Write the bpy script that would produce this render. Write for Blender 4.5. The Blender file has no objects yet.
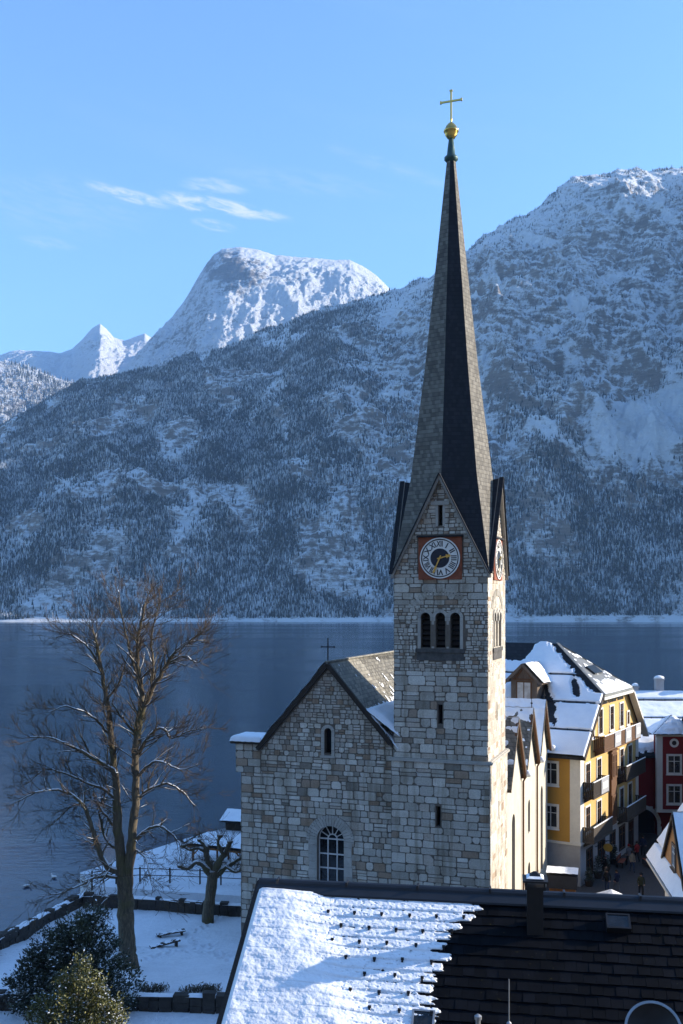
import bpy, math, random
import numpy as np
from mathutils import Vector, Matrix
from mathutils.geometry import tessellate_polygon

random.seed(7)
RNG = np.random.default_rng(7)
SC = bpy.context.scene
COL = SC.collection
rad = math.radians
R = random.uniform


# ------------------------------------------------------------------ helpers
def at(x, y, d):
    """the point seen at picture position x, y standing d metres away"""
    return Vector(((x - 341.5) / 1000 * d, d, 22 - (y - 605) / 1000 * d))


def ground_at(x, y, z):
    d = (22 - z) / ((y - 605) / 1000)
    return Vector(((x - 341.5) / 1000 * d, d, z))


def garden_z(d):
    return 2 + 1.6 * min(1.3, max(0, (60 - d) / 9.5))


def garden_at(x, y):
    d = 55.0
    for _ in range(40): d = (22 - garden_z(d)) / ((y - 605) / 1000)* .5 + d * .5
    return Vector(((x - 341.5) / 1000 * d, d, garden_z(d)))


def tag(o, label=None, cat=None, group=None, kind=None):
    if label: o['label'] = label
    if cat: o['category'] = cat
    if group: o['group'] = group
    if kind: o['kind'] = kind
    return o


def empty(name, loc=(0, 0, 0), rz=0.0):
    o = bpy.data.objects.new(name, None)
    o.empty_display_size = .3
    o.location = loc
    o.rotation_euler = (0, 0, rz)
    COL.objects.link(o)
    return o


def children(o):
    return [c for c in COL.objects if c.parent == o]


def copy_tree(o, parent=None):
    kids = children(o)
    c = o.copy()
    COL.objects.link(c)
    c.parent = parent
    for k in kids:
        copy_tree(k, c)
    return c


def link_mesh(name, me, mats, parent=None, smooth=False):
    if not isinstance(mats, (list, tuple)): mats = [mats]
    if not len(me.materials):
        for m in mats: me.materials.append(m)
    if smooth:
        me.polygons.foreach_set('use_smooth', np.ones(len(me.polygons), dtype=bool))
    o = bpy.data.objects.new(name, me)
    COL.objects.link(o)
    if parent: o.parent = parent
    return o


class MB:
    """collects faces and links them as ONE mesh object"""
    def __init__(s):
        s.v = []; s.f = []; s.m = []; s.t = []

    def face(s, pts, mi=0, t=.5):
        n = len(s.v)
        s.v.extend([tuple(p) for p in pts])
        s.f.append(tuple(range(n, n + len(pts)))); s.m.append(mi); s.t.append(t)

    def idx(s, pts, faces, mi=0, t=.5):
        n = len(s.v)
        s.v.extend([tuple(p) for p in pts])
        for f in faces:
            s.f.append(tuple(n + i for i in f)); s.m.append(mi); s.t.append(t)

    def box(s, x0, x1, y0, y1, z0, z1, mi=0, t=.5, T=None, ch=0.0):
        P = [(x, y, z) for z in (z0, z1) for y in (y0, y1) for x in (x0, x1)]
        if T: P = [T(*p) for p in P]
        s.idx(P, [(0, 2, 3, 1), (4, 5, 7, 6), (0, 1, 5, 4), (2, 6, 7, 3), (0, 4, 6, 2), (1, 3, 7, 5)], mi, t)

    def bar(s, a, b, w, h, mi=0, t=.5, up=(0, 0, 1)):
        a = Vector(a); b = Vector(b); d = (b - a).normalized()
        sd = d.cross(Vector(up))
        if sd.length < 1e-4: sd = d.cross(Vector((1, 0, 0)))
        sd.normalize(); u = sd.cross(d).normalized()
        P = []
        for c in (a, b):
            for i, j in ((-1, -1), (1, -1), (1, 1), (-1, 1)):
                P.append(c + sd * (i * w / 2) + u * (j * h / 2))
        s.idx(P, [(0, 3, 2, 1), (4, 5, 6, 7), (0, 1, 5, 4), (1, 2, 6, 5), (2, 3, 7, 6), (3, 0, 4, 7)], mi, t)

    def extrude(s, poly, vec, mi=0, t=.5):
        """closed prism: a planar polygon swept by vec"""
        n = len(poly); vec = Vector(vec)
        P = [Vector(p) for p in poly]; Q = [p + vec for p in P]
        s.idx(P + Q, [tuple(range(n))[::-1], tuple(range(n, 2 * n))] +
              [(i, (i + 1) % n, n + (i + 1) % n, n + i) for i in range(n)], mi, t)

    def path(s, pts, rads, n=6, mi=0, t=.5, cap=True):
        pts = [Vector(p) for p in pts]
        P = []; ref = Vector((.31, .87, .38)).normalized()
        L = len(pts)
        for i, p in enumerate(pts):
            d = (pts[min(i + 1, L - 1)] - pts[max(i - 1, 0)])
            if d.length < 1e-6: d = Vector((0, 0, 1))
            d.normalize()
            a = d.cross(ref)
            if a.length < .05: a = d.cross(Vector((1, 0, 0)))
            a.normalize(); b = d.cross(a)
            for k in range(n):
                q = 2 * math.pi * k / n
                P.append(p + (a * math.cos(q) + b * math.sin(q)) * rads[i])
        F = []
        for i in range(L - 1):
            for k in range(n):
                F.append((i * n + k, i * n + (k + 1) % n, (i + 1) * n + (k + 1) % n, (i + 1) * n + k))
        if cap:
            F.append(tuple(range(n))[::-1]); F.append(tuple(range((L - 1) * n, L * n)))
        s.idx(P, F, mi, t)

    def lathe(s, prof, n=16, c=(0, 0, 0), mi=0, t=.5, rot=0.0):
        P = []
        for r, z in prof:
            for k in range(n):
                q = 2 * math.pi * k / n + rot
                P.append((c[0] + r * math.cos(q), c[1] + r * math.sin(q), c[2] + z))
        F = []
        L = len(prof)
        for i in range(L - 1):
            for k in range(n):
                F.append((i * n + k, i * n + (k + 1) % n, (i + 1) * n + (k + 1) % n, (i + 1) * n + k))
        F.append(tuple(range(n))[::-1]); F.append(tuple(range((L - 1) * n, L * n)))
        s.idx(P, F, mi, t)

    def build(s, name, mats, parent=None, smooth=False):
        me = bpy.data.meshes.new(name)
        me.from_pydata(s.v, [], s.f)
        if not isinstance(mats, (list, tuple)): mats = [mats]
        for m in mats: me.materials.append(m)
        me.polygons.foreach_set('material_index', np.array(s.m, dtype=np.int32))
        a = me.attributes.new('tint', 'FLOAT', 'FACE')
        a.data.foreach_set('value', np.array(s.t, dtype=np.float32))
        if smooth:
            me.polygons.foreach_set('use_smooth', np.ones(len(me.polygons), dtype=bool))
        me.update()
        o = bpy.data.objects.new(name, me)
        COL.objects.link(o)
        if parent: o.parent = parent
        return o


def np_mesh(name, V, F, mats, parent=None, smooth=True, attrs=None):
    """V (n,3), F (m,3|4) arrays -> object"""
    me = bpy.data.meshes.new(name)
    k = F.shape[1]
    me.vertices.add(len(V)); me.vertices.foreach_set('co', V.astype(np.float32).ravel())
    me.loops.add(F.size); me.loops.foreach_set('vertex_index', F.astype(np.int32).ravel())
    me.polygons.add(len(F))
    me.polygons.foreach_set('loop_start', np.arange(0, F.size, k, dtype=np.int32))
    for an, (dom, val) in (attrs or {}).items():
        a = me.attributes.new(an, 'FLOAT', dom)
        a.data.foreach_set('value', val.astype(np.float32).ravel())
    me.update(calc_edges=True)
    me.validate()
    return link_mesh(name, me, mats, parent, smooth)


def lattice(x, y, seed):
    xi = np.floor(x).astype(np.int64); yi = np.floor(y).astype(np.int64)
    xf = x - xi; yf = y - yi

    def g(ix, iy):
        h = (ix * 374761393 + iy * 668265263 + seed * 974711) & 0x7fffffff
        h = ((h ^ (h >> 13)) * 1274126177) & 0x7fffffff
        h = h ^ (h >> 16)
        a = (h % 4096) / 4096 * 2 * np.pi
        return np.cos(a), np.sin(a)
    u = xf * xf * xf * (xf * (xf * 6 - 15) + 10); v = yf * yf * yf * (yf * (yf * 6 - 15) + 10)
    o = []
    for dx, dy in ((0, 0), (1, 0), (0, 1), (1, 1)):
        gx, gy = g(xi + dx, yi + dy)
        o.append(gx * (xf - dx) + gy * (yf - dy))
    return ((o[0] * (1 - u) + o[1] * u) * (1 - v) + (o[2] * (1 - u) + o[3] * u) * v) * 1.5


def fbm(x, y, seed, octv=5, gain=.5):
    s = 0; a = 1.0; tot = 0
    for i in range(octv):
        s = s + a * lattice(x, y, seed + i * 17); tot += a
        x = x * 2.03 + 3.1; y = y * 2.03 + 1.7; a *= gain
    return s / tot


def ridged(x, y, seed, octv=5, gain=.55):
    s = 0; a = 1.0; tot = 0
    for i in range(octv):
        s = s + a * (1 - 2 * np.abs(lattice(x, y, seed + i * 17))); tot += a
        x = x * 2.07 + 3.1; y = y * 2.07 + 1.7; a *= gain
    return s / tot


def sstep(a, b, x):
    t = np.clip((x - a) / (b - a), 0, 1)
    return t * t * (3 - 2 * t)


# ------------------------------------------------------------------ materials
def new_mat(name):
    m = bpy.data.materials.new(name); m.use_nodes = True
    nt = m.node_tree; nt.nodes.clear()
    out = nt.nodes.new('ShaderNodeOutputMaterial')
    b = nt.nodes.new('ShaderNodeBsdfPrincipled')
    nt.links.new(b.outputs[0], out.inputs[0])
    return m, nt, b


def node(nt, kind, **kw):
    n = nt.nodes.new(kind)
    for k, v in kw.items():
        if k.startswith('i_'):
            n.inputs[k[2:].replace('_', ' ')].default_value = v
        else:
            setattr(n, k, v)
    return n


def ramp(nt, fac, stops, interp='LINEAR'):
    r = nt.nodes.new('ShaderNodeValToRGB'); r.color_ramp.interpolation = interp
    e = r.color_ramp.elements
    while len(e) < len(stops): e.new(.5)
    for k, (p, c) in enumerate(stops):
        e[k].position = p
        e[k].color = (*c, 1) if len(c) == 3 else c
    nt.links.new(fac, r.inputs[0])
    return r.outputs[0]


def mathn(nt, op, a, b=None, clamp=False, c=None):
    n = nt.nodes.new('ShaderNodeMath'); n.operation = op; n.use_clamp = clamp
    for i, v in enumerate((a, b, c)):
        if v is None: continue
        if isinstance(v, (int, float)): n.inputs[i].default_value = v
        else: nt.links.new(v, n.inputs[i])
    return n.outputs[0]


def maprange(nt, x, a, b, c=0.0, d=1.0):
    n = nt.nodes.new('ShaderNodeMapRange'); n.interpolation_type = 'SMOOTHSTEP'
    nt.links.new(x, n.inputs[0])
    for i, v in enumerate((a, b, c, d)): n.inputs[i + 1].default_value = v
    return n.outputs[0]


def mixc(nt, f, a, b, mode='MIX'):
    n = nt.nodes.new('ShaderNodeMix'); n.data_type = 'RGBA'; n.blend_type = mode
    if isinstance(f, (int, float)): n.inputs[0].default_value = f
    else: nt.links.new(f, n.inputs[0])
    for i, v in ((6, a), (7, b)):
        if isinstance(v, (tuple, list)): n.inputs[i].default_value = (*v, 1) if len(v) == 3 else v
        else: nt.links.new(v, n.inputs[i])
    return n.outputs[2]


def noise(nt, vec, scale, detail=4, rough=.55, dist=0.0):
    n = nt.nodes.new('ShaderNodeTexNoise')
    n.inputs['Scale'].default_value = scale; n.inputs['Detail'].default_value = detail
    n.inputs['Roughness'].default_value = rough; n.inputs['Distortion'].default_value = dist
    if vec is not None: nt.links.new(vec, n.inputs['Vector'])
    return n.outputs[0]


def coords(nt, which='Object', scale=None):
    t = nt.nodes.new('ShaderNodeTexCoord')
    o = t.outputs[which]
    if scale:
        m = nt.nodes.new('ShaderNodeMapping'); m.inputs['Scale'].default_value = scale
        nt.links.new(o, m.inputs[0]); o = m.outputs[0]
    return o


def bump(nt, b, h, strength=.5, dist=.02):
    n = nt.nodes.new('ShaderNodeBump'); n.inputs['Strength'].default_value = strength
    n.inputs['Distance'].default_value = dist
    nt.links.new(h, n.inputs['Height']); nt.links.new(n.outputs[0], b.inputs['Normal'])


def attr(nt, name):
    a = nt.nodes.new('ShaderNodeAttribute'); a.attribute_name = name
    return a.outputs['Fac']


def normal_z(nt):
    g = nt.nodes.new('ShaderNodeNewGeometry'); s = nt.nodes.new('ShaderNodeSeparateXYZ')
    nt.links.new(g.outputs['Normal'], s.inputs[0]); return s.outputs[2]


def simple(name, col, rough=.7, var=.25, scale=3.0, metal=0.0, bmp=.2, bdist=.01, stretch=None, tintvar=0.0):
    """a plain surface with uneven tone, wear and a little relief"""
    m, nt, b = new_mat(name)
    c = coords(nt, 'Object', stretch)
    n1 = noise(nt, c, scale, 6, .6); n2 = noise(nt, c, scale * 9, 3, .6)
    f = mathn(nt, 'ADD', mathn(nt, 'MULTIPLY', n1, .7), mathn(nt, 'MULTIPLY', n2, .3))
    lo = tuple(v * (1 - var) for v in col); hi = tuple(min(1, v * (1 + var)) for v in col)
    cc = ramp(nt, f, [(.3, lo), (.7, hi)])
    if tintvar:
        k = ramp(nt, attr(nt, 'tint'), [(0, (1 - tintvar,) * 3), (1, (1, 1, 1))])
        cc = mixc(nt, 1.0, cc, k, 'MULTIPLY')
    nt.links.new(cc, b.inputs['Base Color'])
    b.inputs['Roughness'].default_value = rough; b.inputs['Metallic'].default_value = metal
    b.inputs['Specular IOR Level'].default_value = .25 if rough > .5 else .5
    if bmp: bump(nt, b, f, bmp, bdist)
    return m


M = {}


def make_materials():
    # rubble stone: tone per stone from the face attribute
    m, nt, b = new_mat('rubble_stone'); c = coords(nt)
    t = attr(nt, 'tint')
    base = ramp(nt, t, [(0, (.27, .245, .205)), (.25, (.44, .408, .352)), (.6, (.59, .553, .485)), (.84, (.75, .71, .63)),
                        (.86, (.34, .24, .165)), (.95, (.42, .32, .235)), (1, (.29, .255, .21))])
    n1 = noise(nt, c, 1.1, 6, .65); n2 = noise(nt, c, 14, 5, .7)
    base = mixc(nt, 1, base, ramp(nt, n1, [(.3, (.80, .77, .72)), (.6, (1, 1, 1))]), 'MULTIPLY')
    base = mixc(nt, 1, base, ramp(nt, n2, [(.3, (.7, .7, .7)), (.65, (1.06, 1.05, 1.02))]), 'MULTIPLY')
    n3 = noise(nt, coords(nt, 'Object', (1.6, 1.6, .16)), 1.0, 5, .6)
    base = mixc(nt, 1, base, ramp(nt, n3, [(.34, (.66, .63, .58)), (.50, (1, 1, 1))]), 'MULTIPLY')
    nt.links.new(base, b.inputs['Base Color']); b.inputs['Roughness'].default_value = .9
    bump(nt, b, n2, .7, .03); M['stone'] = m
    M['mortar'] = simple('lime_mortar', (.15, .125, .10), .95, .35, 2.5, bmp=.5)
    M['sunlit_mortar'] = simple('sunlit_lime_mortar', (.46, .41, .33), .95, .25, 2.5, bmp=.4)  # lit copy of the mortar, for the sunny tower side
    M['dressed'] = simple('dressed_stone', (.46, .43, .375), .85, .25, 2.0, bmp=.3, tintvar=.3)
    M['plaster'] = simple('cream_plaster', (.52, .47, .38), .9, .16, .8, bmp=.25)
    # dirty sill stone
    M['soot'] = simple('soot_stained_stone', (.09, .085, .08), .95, .5, 3.0, bmp=.4)

    def courses(name, stops, period, rough, stretch, bs=.8, wet=None, vscale=1.0, moss=None):
        m, nt, b = new_mat(name)
        co = coords(nt); sp = node(nt, 'ShaderNodeSeparateXYZ'); nt.links.new(co, sp.inputs[0])
        z = mathn(nt, 'DIVIDE', sp.outputs[2], period)
        row = mathn(nt, 'FLOOR', z); fr = mathn(nt, 'FRACT', z)
        hor = mathn(nt, 'ADD', sp.outputs[0], mathn(nt, 'MULTIPLY', sp.outputs[1], .77))
        cell = mathn(nt, 'FLOOR', mathn(nt, 'ADD', mathn(nt, 'DIVIDE', hor, period * stretch), mathn(nt, 'MULTIPLY', row, .37)))
        cb = node(nt, 'ShaderNodeCombineXYZ'); nt.links.new(cell, cb.inputs[0]); nt.links.new(row, cb.inputs[1])
        w = node(nt, 'ShaderNodeTexWhiteNoise', noise_dimensions='2D'); nt.links.new(cb.outputs[0], w.inputs['Vector'])
        n1 = noise(nt, co, .7 * vscale, 6, .65)
        f = mathn(nt, 'ADD', mathn(nt, 'MULTIPLY', w.outputs[0], .45), mathn(nt, 'MULTIPLY', n1, .55))
        cc = ramp(nt, f, stops)
        edge = maprange(nt, fr, 0.0, .22, .45, 1.0)
        cc = mixc(nt, 1, cc, ramp(nt, edge, [(0, (0, 0, 0)), (1, (1, 1, 1))]), 'MULTIPLY')
        if moss:
            cc = mixc(nt, maprange(nt, noise(nt, co, 1.3, 5, .7), .58, .72, 0, .7), cc, moss)
        nt.links.new(cc, b.inputs['Base Color']); b.inputs['Roughness'].default_value = rough
        h = mathn(nt, 'ADD', mathn(nt, 'MULTIPLY', fr, -1.0), mathn(nt, 'MULTIPLY', w.outputs[0], .5))
        bump(nt, b, h, bs, .05)
        return m
    M['shingle'] = courses('weathered_shingle', [(.25, (.085, .075, .06)), (.5, (.135, .12, .095)), (.75, (.20, .18, .145))], .24, .85, .6)
    M['slate'] = courses('dark_slate', [(.25, (.007, .008, .011)), (.5, (.011, .012, .016)), (.75, (.018, .019, .024))], .24, .9, .8)  # slate roofs; also stands in for shade on one spire face
    M['nave_tile'] = courses('grey_nave_tile', [(.25, (.13, .118, .095)), (.5, (.22, .20, .16)), (.75, (.31, .28, .22))], .2, .85, .9, moss=(.2, .19, .12))
    M['pale_wood'] = simple('pale_weathered_wood', (.30, .275, .24), .85, .25, 2.0, bmp=.3)
    M['tin_grey'] = simple('grey_sheet_roof', (.16, .16, .15), .5, .3, 1.2, metal=.1)

    # snow
    m, nt, b = new_mat('snow'); c = coords(nt)
    n1 = noise(nt, c, 1.4, 5, .6); n2 = noise(nt, c, 30, 3, .6)
    nt.links.new(ramp(nt, n1, [(.3, (.78, .80, .83)), (.65, (.86, .87, .88))]), b.inputs['Base Color'])
    b.inputs['Roughness'].default_value = .7
    b.inputs['Subsurface Weight'].default_value = 0
    bump(nt, b, mathn(nt, 'ADD', n1, mathn(nt, 'MULTIPLY', n2, .12)), .6, .07); M['snow'] = m
    # patchy snow over bare ground
    m, nt, b = new_mat('garden_snow'); c = coords(nt)
    n1 = noise(nt, c, .35, 7, .62); n2 = noise(nt, c, 5, 5, .65); n3 = noise(nt, c, 22, 3, .6)
    f = mathn(nt, 'ADD', mathn(nt, 'MULTIPLY', n1, .6), mathn(nt, 'MULTIPLY', n2, .4))
    cc = ramp(nt, f, [(.362, (.05, .045, .03)), (.395, (.70, .72, .75)), (.6, (.82, .84, .87))])
    nt.links.new(cc, b.inputs['Base Color']); b.inputs['Roughness'].default_value = .8
    bump(nt, b, mathn(nt, 'ADD', mathn(nt, 'MULTIPLY', n2, .8), mathn(nt, 'MULTIPLY', n3, .4)), .8, .14); M['garden_snow'] = m

    M['cobble'] = simple('wet_cobbles', (.055, .05, .047), .55, .4, 6, bmp=.7, bdist=.03)
    M['roof_tile'] = simple('dark_roof_tile', (.0048, .0058, .0085), .7, .5, 2.2, bmp=.35, bdist=.01, tintvar=.55)
    # lichen flecks on the tile
    m = M['roof_tile']; nt = m.node_tree; b = [n for n in nt.nodes if n.type == 'BSDF_PRINCIPLED'][0]
    b.inputs['Specular IOR Level'].default_value = .06
    src = b.inputs['Base Color'].links[0].from_socket; c = coords(nt)
    k = maprange(nt, noise(nt, c, 9, 4, .7), .64, .70, 0, .8)
    k2 = maprange(nt, noise(nt, c, .6, 2, .5), .52, .62, 0, 1)
    nt.links.new(mixc(nt, mathn(nt, 'MULTIPLY', k, k2), src, (.07, .06, .02)), b.inputs['Base Color'])
    M['ridge_metal'] = simple('dark_ridge_metal', (.014, .016, .021), .42, .3, 1.5, metal=.2)
    M['black_metal'] = simple('black_metal', (.018, .018, .02), .5, .3, 4, metal=.5)
    M['zinc'] = simple('zinc', (.32, .33, .34), .45, .25, 3, metal=.7)
    M['gold'] = simple('gilding', (.83, .56, .16), .28, .12, 6, metal=1.0)
    M['copper'] = simple('verdigris_copper', (.035, .085, .08), .5, .35, 5, metal=.3)
    M['red_ochre'] = simple('red_ochre_paint', (.25, .072, .035), .75, .3, 4)
    M['dial'] = simple('cream_dial', (.80, .76, .69), .6, .1, 5)
    M['dial_blue'] = simple('night_blue_dial', (.008, .014, .028), .4, .5, 6)
    M['numeral'] = simple('black_paint', (.02, .02, .022), .5, .2, 5)
    M['dark_void'] = simple('dark_interior', (.008, .008, .009), .9, .3, 2)
    M['iron'] = simple('wrought_iron', (.02, .02, .022), .6, .3, 6, metal=.4)
    m, nt, b = new_mat('window_glass')
    c = coords(nt)
    nt.links.new(ramp(nt, noise(nt, c, 1.7, 3), [(.35, (.008, .009, .011)), (.7, (.03, .032, .035))]), b.inputs['Base Color'])
    b.inputs['Roughness'].default_value = .08; M['glass'] = m
    m2, nt, b = new_mat('curtained_glass'); c = coords(nt)
    nt.links.new(ramp(nt, noise(nt, c, 2.3, 3), [(.35, (.35, .32, .29)), (.7, (.55, .52, .48))]), b.inputs['Base Color'])
    b.inputs['Roughness'].default_value = .2; M['curtain_glass'] = m2
    M['white_paint'] = simple('white_paint', (.66, .65, .62), .6, .12, 3)
    M['brown_wood'] = simple('brown_wood', (.12, .058, .028), .7, .35, 2.0, stretch=(9, 9, 1.2), bmp=.4)
    M['grey_wood'] = simple('grey_brown_wood', (.13, .095, .07), .8, .35, 2.0, stretch=(8, 8, 1), bmp=.4)
    M['weathered_wood'] = simple('weathered_balcony_wood', (.075, .062, .05), .8, .35, 2.0, stretch=(8, 8, 1), bmp=.3)
    M['orange_wood'] = simple('honey_wood', (.36, .15, .045), .6, .3, 2.0, stretch=(8, 8, 1), bmp=.3)
    M['dark_wood'] = simple('dark_wood', (.035, .026, .02), .75, .4, 2.0, stretch=(6, 6, 1), bmp=.4)
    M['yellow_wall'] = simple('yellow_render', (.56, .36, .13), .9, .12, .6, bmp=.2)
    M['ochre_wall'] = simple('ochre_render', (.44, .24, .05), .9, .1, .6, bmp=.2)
    M['grey_render'] = simple('grey_render', (.34, .34, .35), .9, .18, .8, bmp=.25)
    M['white_render'] = simple('white_render', (.62, .60, .55), .9, .14, .8, bmp=.2)
    M['red_wall'] = simple('dark_red_render', (.19, .018, .018), .85, .18, .8, bmp=.2)
    M['awning'] = simple('charcoal_canvas', (.035, .035, .04), .8, .3, 3)
    M['white_canvas'] = simple('white_canvas', (.70, .70, .70), .8, .1, 3)
    M['yellow_sign'] = simple('yellow_enamel', (.42, .24, .03), .4, .2, 5)
    M['garden_wall'] = simple('dark_wall_stone', (.055, .048, .042), .95, .5, 1.6, bmp=.9, bdist=.06)
    M['earth'] = simple('brown_earth', (.05, .04, .028), .95, .4, 1, bmp=.5)
    # bark with snow on what faces up
    m, nt, b = new_mat('bark'); c = coords(nt)
    n1 = noise(nt, coords(nt, 'Object', (7, 7, 1.2)), 2, 6, .65)
    cc = ramp(nt, n1, [(.3, (.038, .03, .021)), (.55, (.11, .086, .055)), (.75, (.20, .165, .10))])
    moss = maprange(nt, noise(nt, c, .7, 4, .6), .5, .62, 0, .6)
    cc = mixc(nt, moss, cc, (.085, .075, .022))
    up = maprange(nt, mathn(nt, 'ADD', normal_z(nt), mathn(nt, 'MULTIPLY', noise(nt, c, 1.1, 4, .6), .9)), .86, .98)
    thick = attr(nt, 'tint')
    cc = mixc(nt, mathn(nt, 'MULTIPLY', up, thick), cc, (.8, .82, .84))
    nt.links.new(cc, b.inputs['Base Color']); b.inputs['Roughness'].default_value = .9
    bump(nt, b, n1, .8, .03); M['bark'] = m
    M['twig'] = simple('russet_twig', (.095, .068, .045), .9, .35, 1.5, bmp=0)

    def leafm(name, stops, snow):
        m, nt, b = new_mat(name); c = coords(nt)
        f = mathn(nt, 'ADD', mathn(nt, 'MULTIPLY', attr(nt, 'tint'), .6), mathn(nt, 'MULTIPLY', noise(nt, c, 1.2, 3), .4))
        cc = ramp(nt, f, stops)
        if snow:
            up = maprange(nt, mathn(nt, 'ADD', mathn(nt, 'ABSOLUTE', normal_z(nt)), mathn(nt, 'MULTIPLY', noise(nt, c, 2.2, 4, .6), 1.1)), snow, snow + .08)
            cc = mixc(nt, up, cc, (.8, .82, .84))
        nt.links.new(cc, b.inputs['Base Color']); b.inputs['Roughness'].default_value = .55
        return m
    M['leaf_dark'] = leafm('dark_evergreen_leaf', [(.2, (.010, .016, .010)), (.5, (.022, .034, .018)), (.8, (.05, .065, .03))], 1.42)
    M['leaf_yellow'] = leafm('yellow_green_leaf', [(.2, (.03, .038, .010)), (.5, (.085, .09, .02)), (.8, (.17, .155, .035))], 1.40)
    M['dead_leaf'] = leafm('dead_plant', [(.2, (.03, .022, .012)), (.8, (.09, .07, .035))], 0)
    M['skin'] = simple('skin', (.45, .27, .2), .6, .1, 4)
    for nm, col in (('navy', (.015, .02, .045)), ('black', (.012, .012, .013)), ('red', (.22, .02, .02)), ('olive', (.04, .042, .022)),
                    ('grey', (.11, .11, .12)), ('jeans', (.03, .045, .085)), ('beige', (.25, .2, .14))):
        M['cloth_' + nm] = simple(nm + '_cloth', col, .9, .25, 6)
    M['hair'] = simple('dark_hair', (.02, .014, .01), .7, .3, 9)
    M['feather'] = simple('white_feathers', (.75, .75, .72), .8, .1, 9)
    M['beak'] = simple('orange_beak', (.5, .2, .03), .5, .1, 9)

    # mountain: rock, snow, wood
    def mountain(name, rockc, thr, bsc):
        m, nt, b = new_mat(name); c = coords(nt)
        n0 = noise(nt, c, .006, 8, .68); n1 = noise(nt, c, .07, 9, .8)
        mp = nt.nodes.new('ShaderNodeMapping'); mp.inputs['Rotation'].default_value = (0, .30, 0); mp.inputs['Scale'].default_value = (.16, .16, 1)
        nt.links.new(c, mp.inputs[0])
        n2 = noise(nt, coords(nt, 'Object', (.5, .5, 1)), .22, 5, .75)
        strat = noise(nt, mp.outputs[0], .11, 7, .78, .5)
        h = mathn(nt, 'ADD', mathn(nt, 'MULTIPLY', n1, .8), mathn(nt, 'ADD', mathn(nt, 'MULTIPLY', strat, .6), mathn(nt, 'MULTIPLY', n2, .5)))
        up = mathn(nt, 'ADD', normal_z(nt), mathn(nt, 'MULTIPLY', mathn(nt, 'SUBTRACT', h, .95), 1.7))
        up = mathn(nt, 'ADD', up, attr(nt, 'snow'))
        k = maprange(nt, up, thr - .22, thr + .20)
        rk = mixc(nt, 1, ramp(nt, n0, [(.3, tuple(v * .7 for v in rockc)), (.7, tuple(v * 1.35 for v in rockc))]),
                  ramp(nt, strat, [(.3, (.55, .55, .58)), (.7, (1.2, 1.15, 1.1))]), 'MULTIPLY')
        nt.links.new(mixc(nt, k, rk, (.80, .82, .85)), b.inputs['Base Color'])
        b.inputs['Roughness'].default_value = .9
        bump(nt, b, h, 1.0, bsc)
        return m
    M['massif'] = mountain('massif_rock_and_snow', (.26, .225, .19), .72, 14)
    M['summit'] = mountain('summit_rock_and_snow', (.17, .155, .14), .60, 30)
    m, nt, b = new_mat('snowy_conifer'); c = coords(nt)
    t = attr(nt, 'tint')
    cc = ramp(nt, t, [(0, (.012, .017, .014)), (.6, (.028, .036, .026)), (.95, (.055, .05, .028)), (1, (.12, .07, .03))])
    up = mathn(nt, 'ADD', mathn(nt, 'MULTIPLY', noise(nt, c, .13, 4, .75), .5), mathn(nt, 'ADD', mathn(nt, 'MULTIPLY', noise(nt, c, .016, 6, .7), 1.1), mathn(nt, 'MULTIPLY', t, .45)))
    cc = mixc(nt, maprange(nt, up, .98, 1.34, 0.03, .85), cc, (.66, .69, .74))
    nt.links.new(cc, b.inputs['Base Color']); b.inputs['Roughness'].default_value = .9
    M['conifer'] = m
    # dark wood on the slope behind the camera
    m, nt, b = new_mat('wooded_slope'); c = coords(nt)
    cc = ramp(nt, noise(nt, c, .25, 7, .7), [(.4, (.03, .034, .025)), (.52, (.10, .10, .09)), (.64, (.45, .46, .48))])
    nt.links.new(cc, b.inputs['Base Color']); b.inputs['Roughness'].default_value = .9
    bump(nt, b, noise(nt, c, .6, 5, .7), 1, .5); M['slope'] = m
    # lake
    m, nt, b = new_mat('lake_water'); c = coords(nt)
    b.inputs['Base Color'].default_value = (.005, .020, .046, 1)
    b.inputs['IOR'].default_value = 1.33
    big = noise(nt, coords(nt, 'Object', (.3, 1, 1)), .012, 4, .6)
    nt.links.new(maprange(nt, big, .35, .65, .10, .2), b.inputs['Roughness'])
    w = mathn(nt, 'ADD', noise(nt, coords(nt, 'Object', (.6, 1.2, 1)), .8, 4, .6), mathn(nt, 'MULTIPLY', noise(nt, c, .12, 4, .6), 2.0))
    bump(nt, b, w, .22, .10); M['water'] = m


make_materials()
# ------------------------------------------------------------------ camera, sun, sky
SUN_AZ, SUN_EL = 98.0, 20.5        # azimuth from the view's back towards the right; elevation
a_, e_ = rad(SUN_AZ), rad(SUN_EL)
SUN = Vector((math.sin(a_) * math.cos(e_), -math.cos(a_) * math.cos(e_), math.sin(e_)))


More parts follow.
